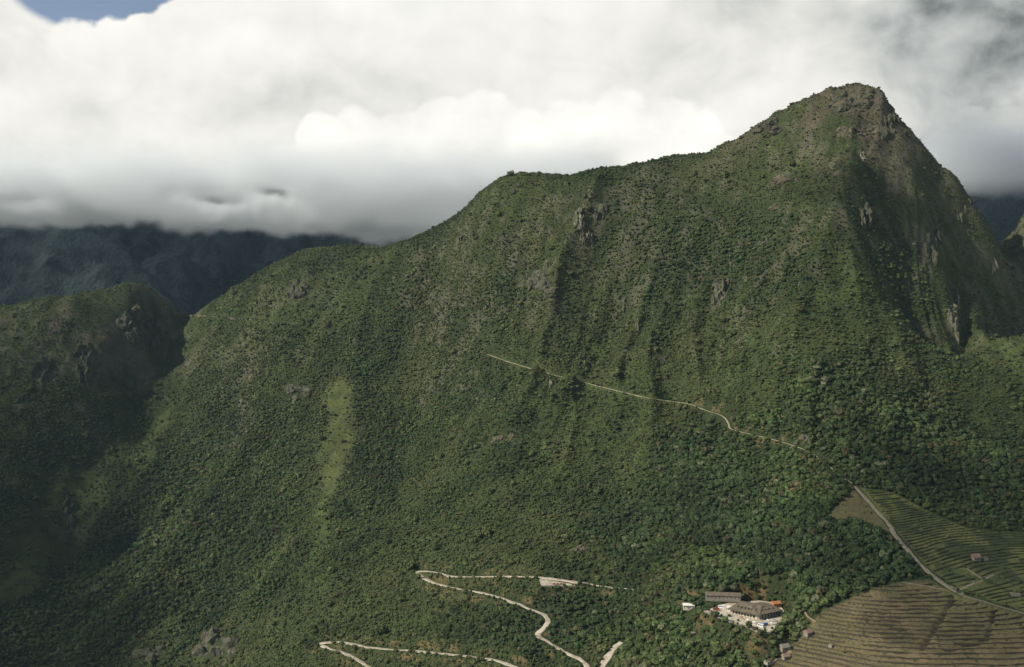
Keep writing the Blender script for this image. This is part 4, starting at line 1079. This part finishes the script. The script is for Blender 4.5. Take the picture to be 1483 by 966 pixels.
def bank_field(x, y, z, nz):
    n = nz(330, 6, .58); n2 = nz(90, 4, .6, 7)
    zb = 285 - 0.062 * E.op('MAXIMUM', E.op('MINIMUM', x, -250.0) + 1500, 0.0)
    q = (z - zb) + (n - .5) * 210 + (n2 - .5) * 80
    low = sstep(q, 0, 48)
    top = 1 - sstep(z + (n - .5) * 520 + (n2 - .5) * 120, 400, 580)
    d = low * top * sstep(n, .25, .6)
    for hx, hz, rx_, rz_ in ((-1060, 366, 95, 26), (-930, 404, 95, 22), (-850, 380, 50, 22), (-1190, 374, 40, 20), (-1740, 350, 80, 14)):
        u = (x - hx + (n - .5) * 160) / rx_; v = (z - hz + (n - .5) * 90 + (n2 - .5) * 60) / rz_
        d = d * E.op('MAXIMUM', 1 - E.op('EXPONENT', 0 - (u * u + v * v)) * 2.0, 0.0)
    f = None
    for px, py, rr in ((258,292,13),(276,300,17),(300,306,19),(326,310,17),(350,306,18),(376,299,18),(398,292,13),(312,318,12),(356,318,11),(420,300,10)):
        c = at(px, py, 3560); k = rr * 3560 / F
        g_ = 1 - E.op('SQRT', ((x - c[0]) / k) * ((x - c[0]) / k) + ((y - c[1]) / 60.0) * ((y - c[1]) / 60.0) + ((z - c[2]) / k) * ((z - c[2]) / k))
        f = g_ if f is None else E.op('MAXIMUM', f, g_)
    return d + sstep(f + (n2 - .5) * 1.3 + (nz(40, 3, .6, 4) - .5) * .5, .12, .4) * 1.6
volume_cloud('cloud_bank', (-3100, 3440, 120), (420, 4160, 700), 10, bank_field, CB, 'grey cloud bank lying along the tops of the dark far mountains')
def right_field(x, y, z, nz):
    n = nz(260, 6, .58, 3); n2 = nz(80, 4, .6, 9)
    q = (z - 362) + (n - .5) * 150 + (n2 - .5) * 50
    return sstep(q, -10, 70) * (1 - sstep(z + (n - .5) * 260, 500, 640)) * sstep(n, .25, .6)
volume_cloud('cloud_bank', (1380, 3400, 250), (2700, 3800, 720), 11, right_field, CB, 'grey cloud resting on the far slope right of the summit')

SUN = Vector((-0.75, -0.25, 0.62)).normalized()
def overhead(name, spots, t, flat, voxel, mat, label):  # unseen clouds set sunward of the given spots to cast shade there
    ps = []
    for (px, py, D), rad in spots:
        p = Vector(at(px, py, D)) + SUN * t
        for k in range(9):
            a = r.uniform(0, 6.28); d = r.uniform(0, rad); ps.append(((p.x + d * math.cos(a), p.y + d * math.sin(a), p.z + r.uniform(-20, 20)), rad * r.uniform(.42, .6), flat))
    return cloud(name, ps, voxel, mat, label)
overhead('cloud', [((20,540,2080),210),((120,500,2150),130),((-150,600,1950),280),((-60,720,1800),160)], 1500, .34, 28, CS, 'flat grey cloud drifting over the left hill')
overhead('cloud', [((0,930,1600),240),((140,960,1480),180),((-120,850,1650),260),((30,790,1750),170),((-60,960,1480),240)], 1420, .34, 28, CSM, 'thin unseen cloud added to darken the lower left slope')  # out of view, added to darken this corner like a vignette
overhead('cloud', [((1440,600,1330),130),((1470,740,1150),150),((1430,440,1620),130),((1560,860,960),170),((1420,820,1010),90),((1400,930,880),90),((1380,700,1180),70)], 1250, .36, 20, CSM, 'thin unseen cloud placed to shade the right end of the mountain')  # out of view, placed to dim this side of the slope
overhead('cloud', [((-100,330,4800),900),((250,380,4700),500),((420,360,6000),900),((100,330,6300),1000)], 2900, .22, 80, CSF, 'wide cloud layer above the far mountains')
overhead('cloud', [((1470,300,3900),500),((1600,260,3800),600)], 2600, .25, 70, CSL, 'unseen cloud layer placed to shade the far right slopes')  # out of view, put there to keep these slopes in shade

# ------------------------------------------------------------------ air
m = MB(); m.box(-2400, 1900, -60, 3395, -790, 402)
hm = bpy.data.materials.new('air'); hm.use_nodes = True; t = hm.node_tree; t.nodes.clear(); o_ = t.nodes.new('ShaderNodeOutputMaterial'); v_ = t.nodes.new('ShaderNodeVolumePrincipled')
v_.inputs['Density'].default_value = 1.3e-5; v_.inputs['Color'].default_value = (0.55, 0.78, 1.0, 1); t.links.new(v_.outputs[0], o_.inputs['Volume'])
tag(m.build('haze', hm), 'thin bluish air over the valley', 'haze', kind='stuff')

# ------------------------------------------------------------------ sky
w = bpy.data.worlds.new('World'); scene.world = w; w.use_nodes = True; T = w.node_tree; T.nodes.clear()
tc = T.nodes.new('ShaderNodeTexCoord'); sp = T.nodes.new('ShaderNodeSeparateXYZ'); T.links.new(tc.outputs['Generated'], sp.inputs[0])
dx, dy, dz = (E(sp.outputs[i]) for i in range(3))
az = E.op('ARCTAN2', dx, dy); el = E.op('ARCSINE', dz)
def vec(off=(0, 0, 0), sc=(1, 1, 1)):
    n = T.nodes.new('ShaderNodeMapping'); n.inputs['Location'].default_value = off; n.inputs['Scale'].default_value = sc; T.links.new(tc.outputs['Generated'], n.inputs[0]); return n.outputs[0]
warp = T.nodes.new('ShaderNodeTexNoise'); warp.inputs['Scale'].default_value = 5; warp.inputs['Detail'].default_value = 4; T.links.new(vec((0, 0, 0), (1, 1, 1.3)), warp.inputs['Vector'])
def warped(off, amt=.11):
    a = T.nodes.new('ShaderNodeVectorMath'); a.operation = 'MULTIPLY_ADD'; T.links.new(warp.outputs['Color'], a.inputs[0]); a.inputs[1].default_value = (amt,) * 3; T.links.new(vec(off, (1, 1, 1.35)), a.inputs[2]); return a.outputs[0]
def billow(off): return wnoise(warped(off), 6.0, 6, .5)
def az_el(px, py):
    a, b = ray(px, py); return math.atan(a), math.atan2(b, math.hypot(a, 1))
def blob(px, py, rx, ry):
    a, e = az_el(px, py); u = (az - a) * (F / rx); v = (el - e) * (F / ry)
    return E.op('EXPONENT', 0 - (u * u + v * v))
N1 = wnoise(warped((0, 0, 0)), 3.3, 7, .46); b0 = billow((0, 0, 0)); b1 = billow((-.012, 0, .026))
N2 = wnoise(warped((3, 1, 2)), 2.2, 5, .5)
light = (b0 - b1) * 1.9
B = 0.80 + (N1 - .5) * 0.5 + (N2 - .5) * .35 + light
for px, py, rx, ry, a in CLOUD_TONES: B = B + blob(px, py, rx, ry) * a
B = 0.98 - E.op('EXPONENT', 0 - E.op('MAXIMUM', B, 0.05) * 2.1) * 0.98
NB = wnoise(warped((1, 2, 3), .06), 15, 6, .55)
def cumulus(circles, base_lo, base_hi):
    """a bank of heaped cloud: union of puffs with a torn upper edge and a soft base"""
    f = None
    for px, py, rr in circles:
        a, e = az_el(px, py); u = (az - a) * (F / rr); v = (el - e) * (F / rr); g_ = 1 - E.op('SQRT', u * u + v * v)
        f = g_ if f is None else E.op('SMOOTH_MAX', f, g_, .12)
    f = f + (NB - .5) * 1.0 + (b0 - .35) * -.35
    e0, e1 = az_el(CX, base_lo)[1], az_el(CX, base_hi)[1]
    return f, sstep(f, .0, .22) * sstep(el + (N1 - .5) * .05, e0, e1)
fl, al = cumulus([(20,120,95),(110,95,62),(170,85,52),(215,62,40),(262,48,44),(250,100,70),(330,60,80),(420,20,90)], 300, 170)
gap = sstep(blob(160, -14, 125, 60) + (NB - .5) * .2, .30, .45) * (1 - sstep(fl, -.04, .12))
B = B * (1 - al * .55) + al * .55 * (0.86 + light * .35)
fc, ac = cumulus([(470,205,42),(520,198,48),(580,200,50),(640,188,54),(700,182,58),(765,205,50),(830,190,58),(900,182,60),(960,190,58),(1010,208,48),(1052,222,32),(410,232,26),(440,236,28)], 275, 205)
B = B * (1 - ac * .85) + ac * .85 * (0.94 + light * .25 + (NB - .5) * .22)
fr, ar = cumulus([(1345,218,26),(1375,192,30),(1405,186,32),(1445,192,34),(1490,196,44),(1405,228,40)], 285, 225)
B = B * (1 - ar * .8) + ar * .8 * (0.56 + light * .4)
B = B + (b0 - b1) * .10 + (NB - .5) * .09
cover = 1 - gap * .88
over = sstep(el + (N2 - .5) * .8 + (N1 - .5) * .4, .36, .62)                       # broken cloud higher up: blue sky overhead
behind = sstep(dy + (N2 - .5) * 1.2, -.5, .3)
cover = cover * (1 - over * .85) * (behind * .75 + .25)
sky = T.nodes.new('ShaderNodeTexSky'); sky.sky_type = 'NISHITA'; sky.sun_disc = False
sky.sun_elevation = math.asin(SUN.z); sky.sun_rotation = math.atan2(SUN.x, SUN.y); sky.altitude = 2700
bg1 = T.nodes.new('ShaderNodeBackground'); T.links.new(sky.outputs[0], bg1.inputs[0]); bg1.inputs[1].default_value = SKY_STRENGTH
cm = T.nodes.new('ShaderNodeMix'); cm.data_type = 'RGBA'; T.links.new(sstep(B, .25, .85).o, cm.inputs[0]); cm.inputs[6].default_value = (.94, 1.0, .985, 1); cm.inputs[7].default_value = (1.0, .985, .925, 1)
bg2 = T.nodes.new('ShaderNodeBackground'); T.links.new(cm.outputs[2], bg2.inputs[0]); T.links.new(B.o, bg2.inputs[1])
ms = T.nodes.new('ShaderNodeMixShader'); T.links.new(cover.o, ms.inputs[0]); T.links.new(bg1.outputs[0], ms.inputs[1]); T.links.new(bg2.outputs[0], ms.inputs[2])
wo = T.nodes.new('ShaderNodeOutputWorld'); T.links.new(ms.outputs[0], wo.inputs[0])
w.cycles.sampling_method = 'NONE'

# ------------------------------------------------------------------ sun, camera, render settings
s = bpy.data.lights.new('sun', 'SUN'); s.energy = 4.8; s.angle = math.radians(.53); s.color = (1.0, .95, .85)
so = bpy.data.objects.new('sun', s); COL.objects.link(so); so.rotation_euler = SUN.to_track_quat('Z', 'Y').to_euler()
cam = bpy.data.cameras.new('camera'); co_ = bpy.data.objects.new('camera', cam); COL.objects.link(co_)
cam.sensor_width = 36; cam.lens = 36 * F / 1483; cam.clip_start = 1; cam.clip_end = 60000; co_.rotation_euler = (math.pi / 2 - PITCH, 0, 0); scene.camera = co_
vs_ = scene.view_settings; vs_.view_transform = 'Standard'; vs_.look = 'None'; vs_.gamma = 1; vs_.exposure = EXPOSURE; vs_.use_curve_mapping = False
cy = scene.cycles; cy.max_bounces = 6; cy.diffuse_bounces = 2; cy.glossy_bounces = 1; cy.transmission_bounces = 2; cy.transparent_max_bounces = 6; cy.volume_bounces = 4
cy.use_denoising = True; cy.caustics_reflective = False; cy.caustics_refractive = False; cy.use_adaptive_sampling = True; cy.adaptive_threshold = 0.02
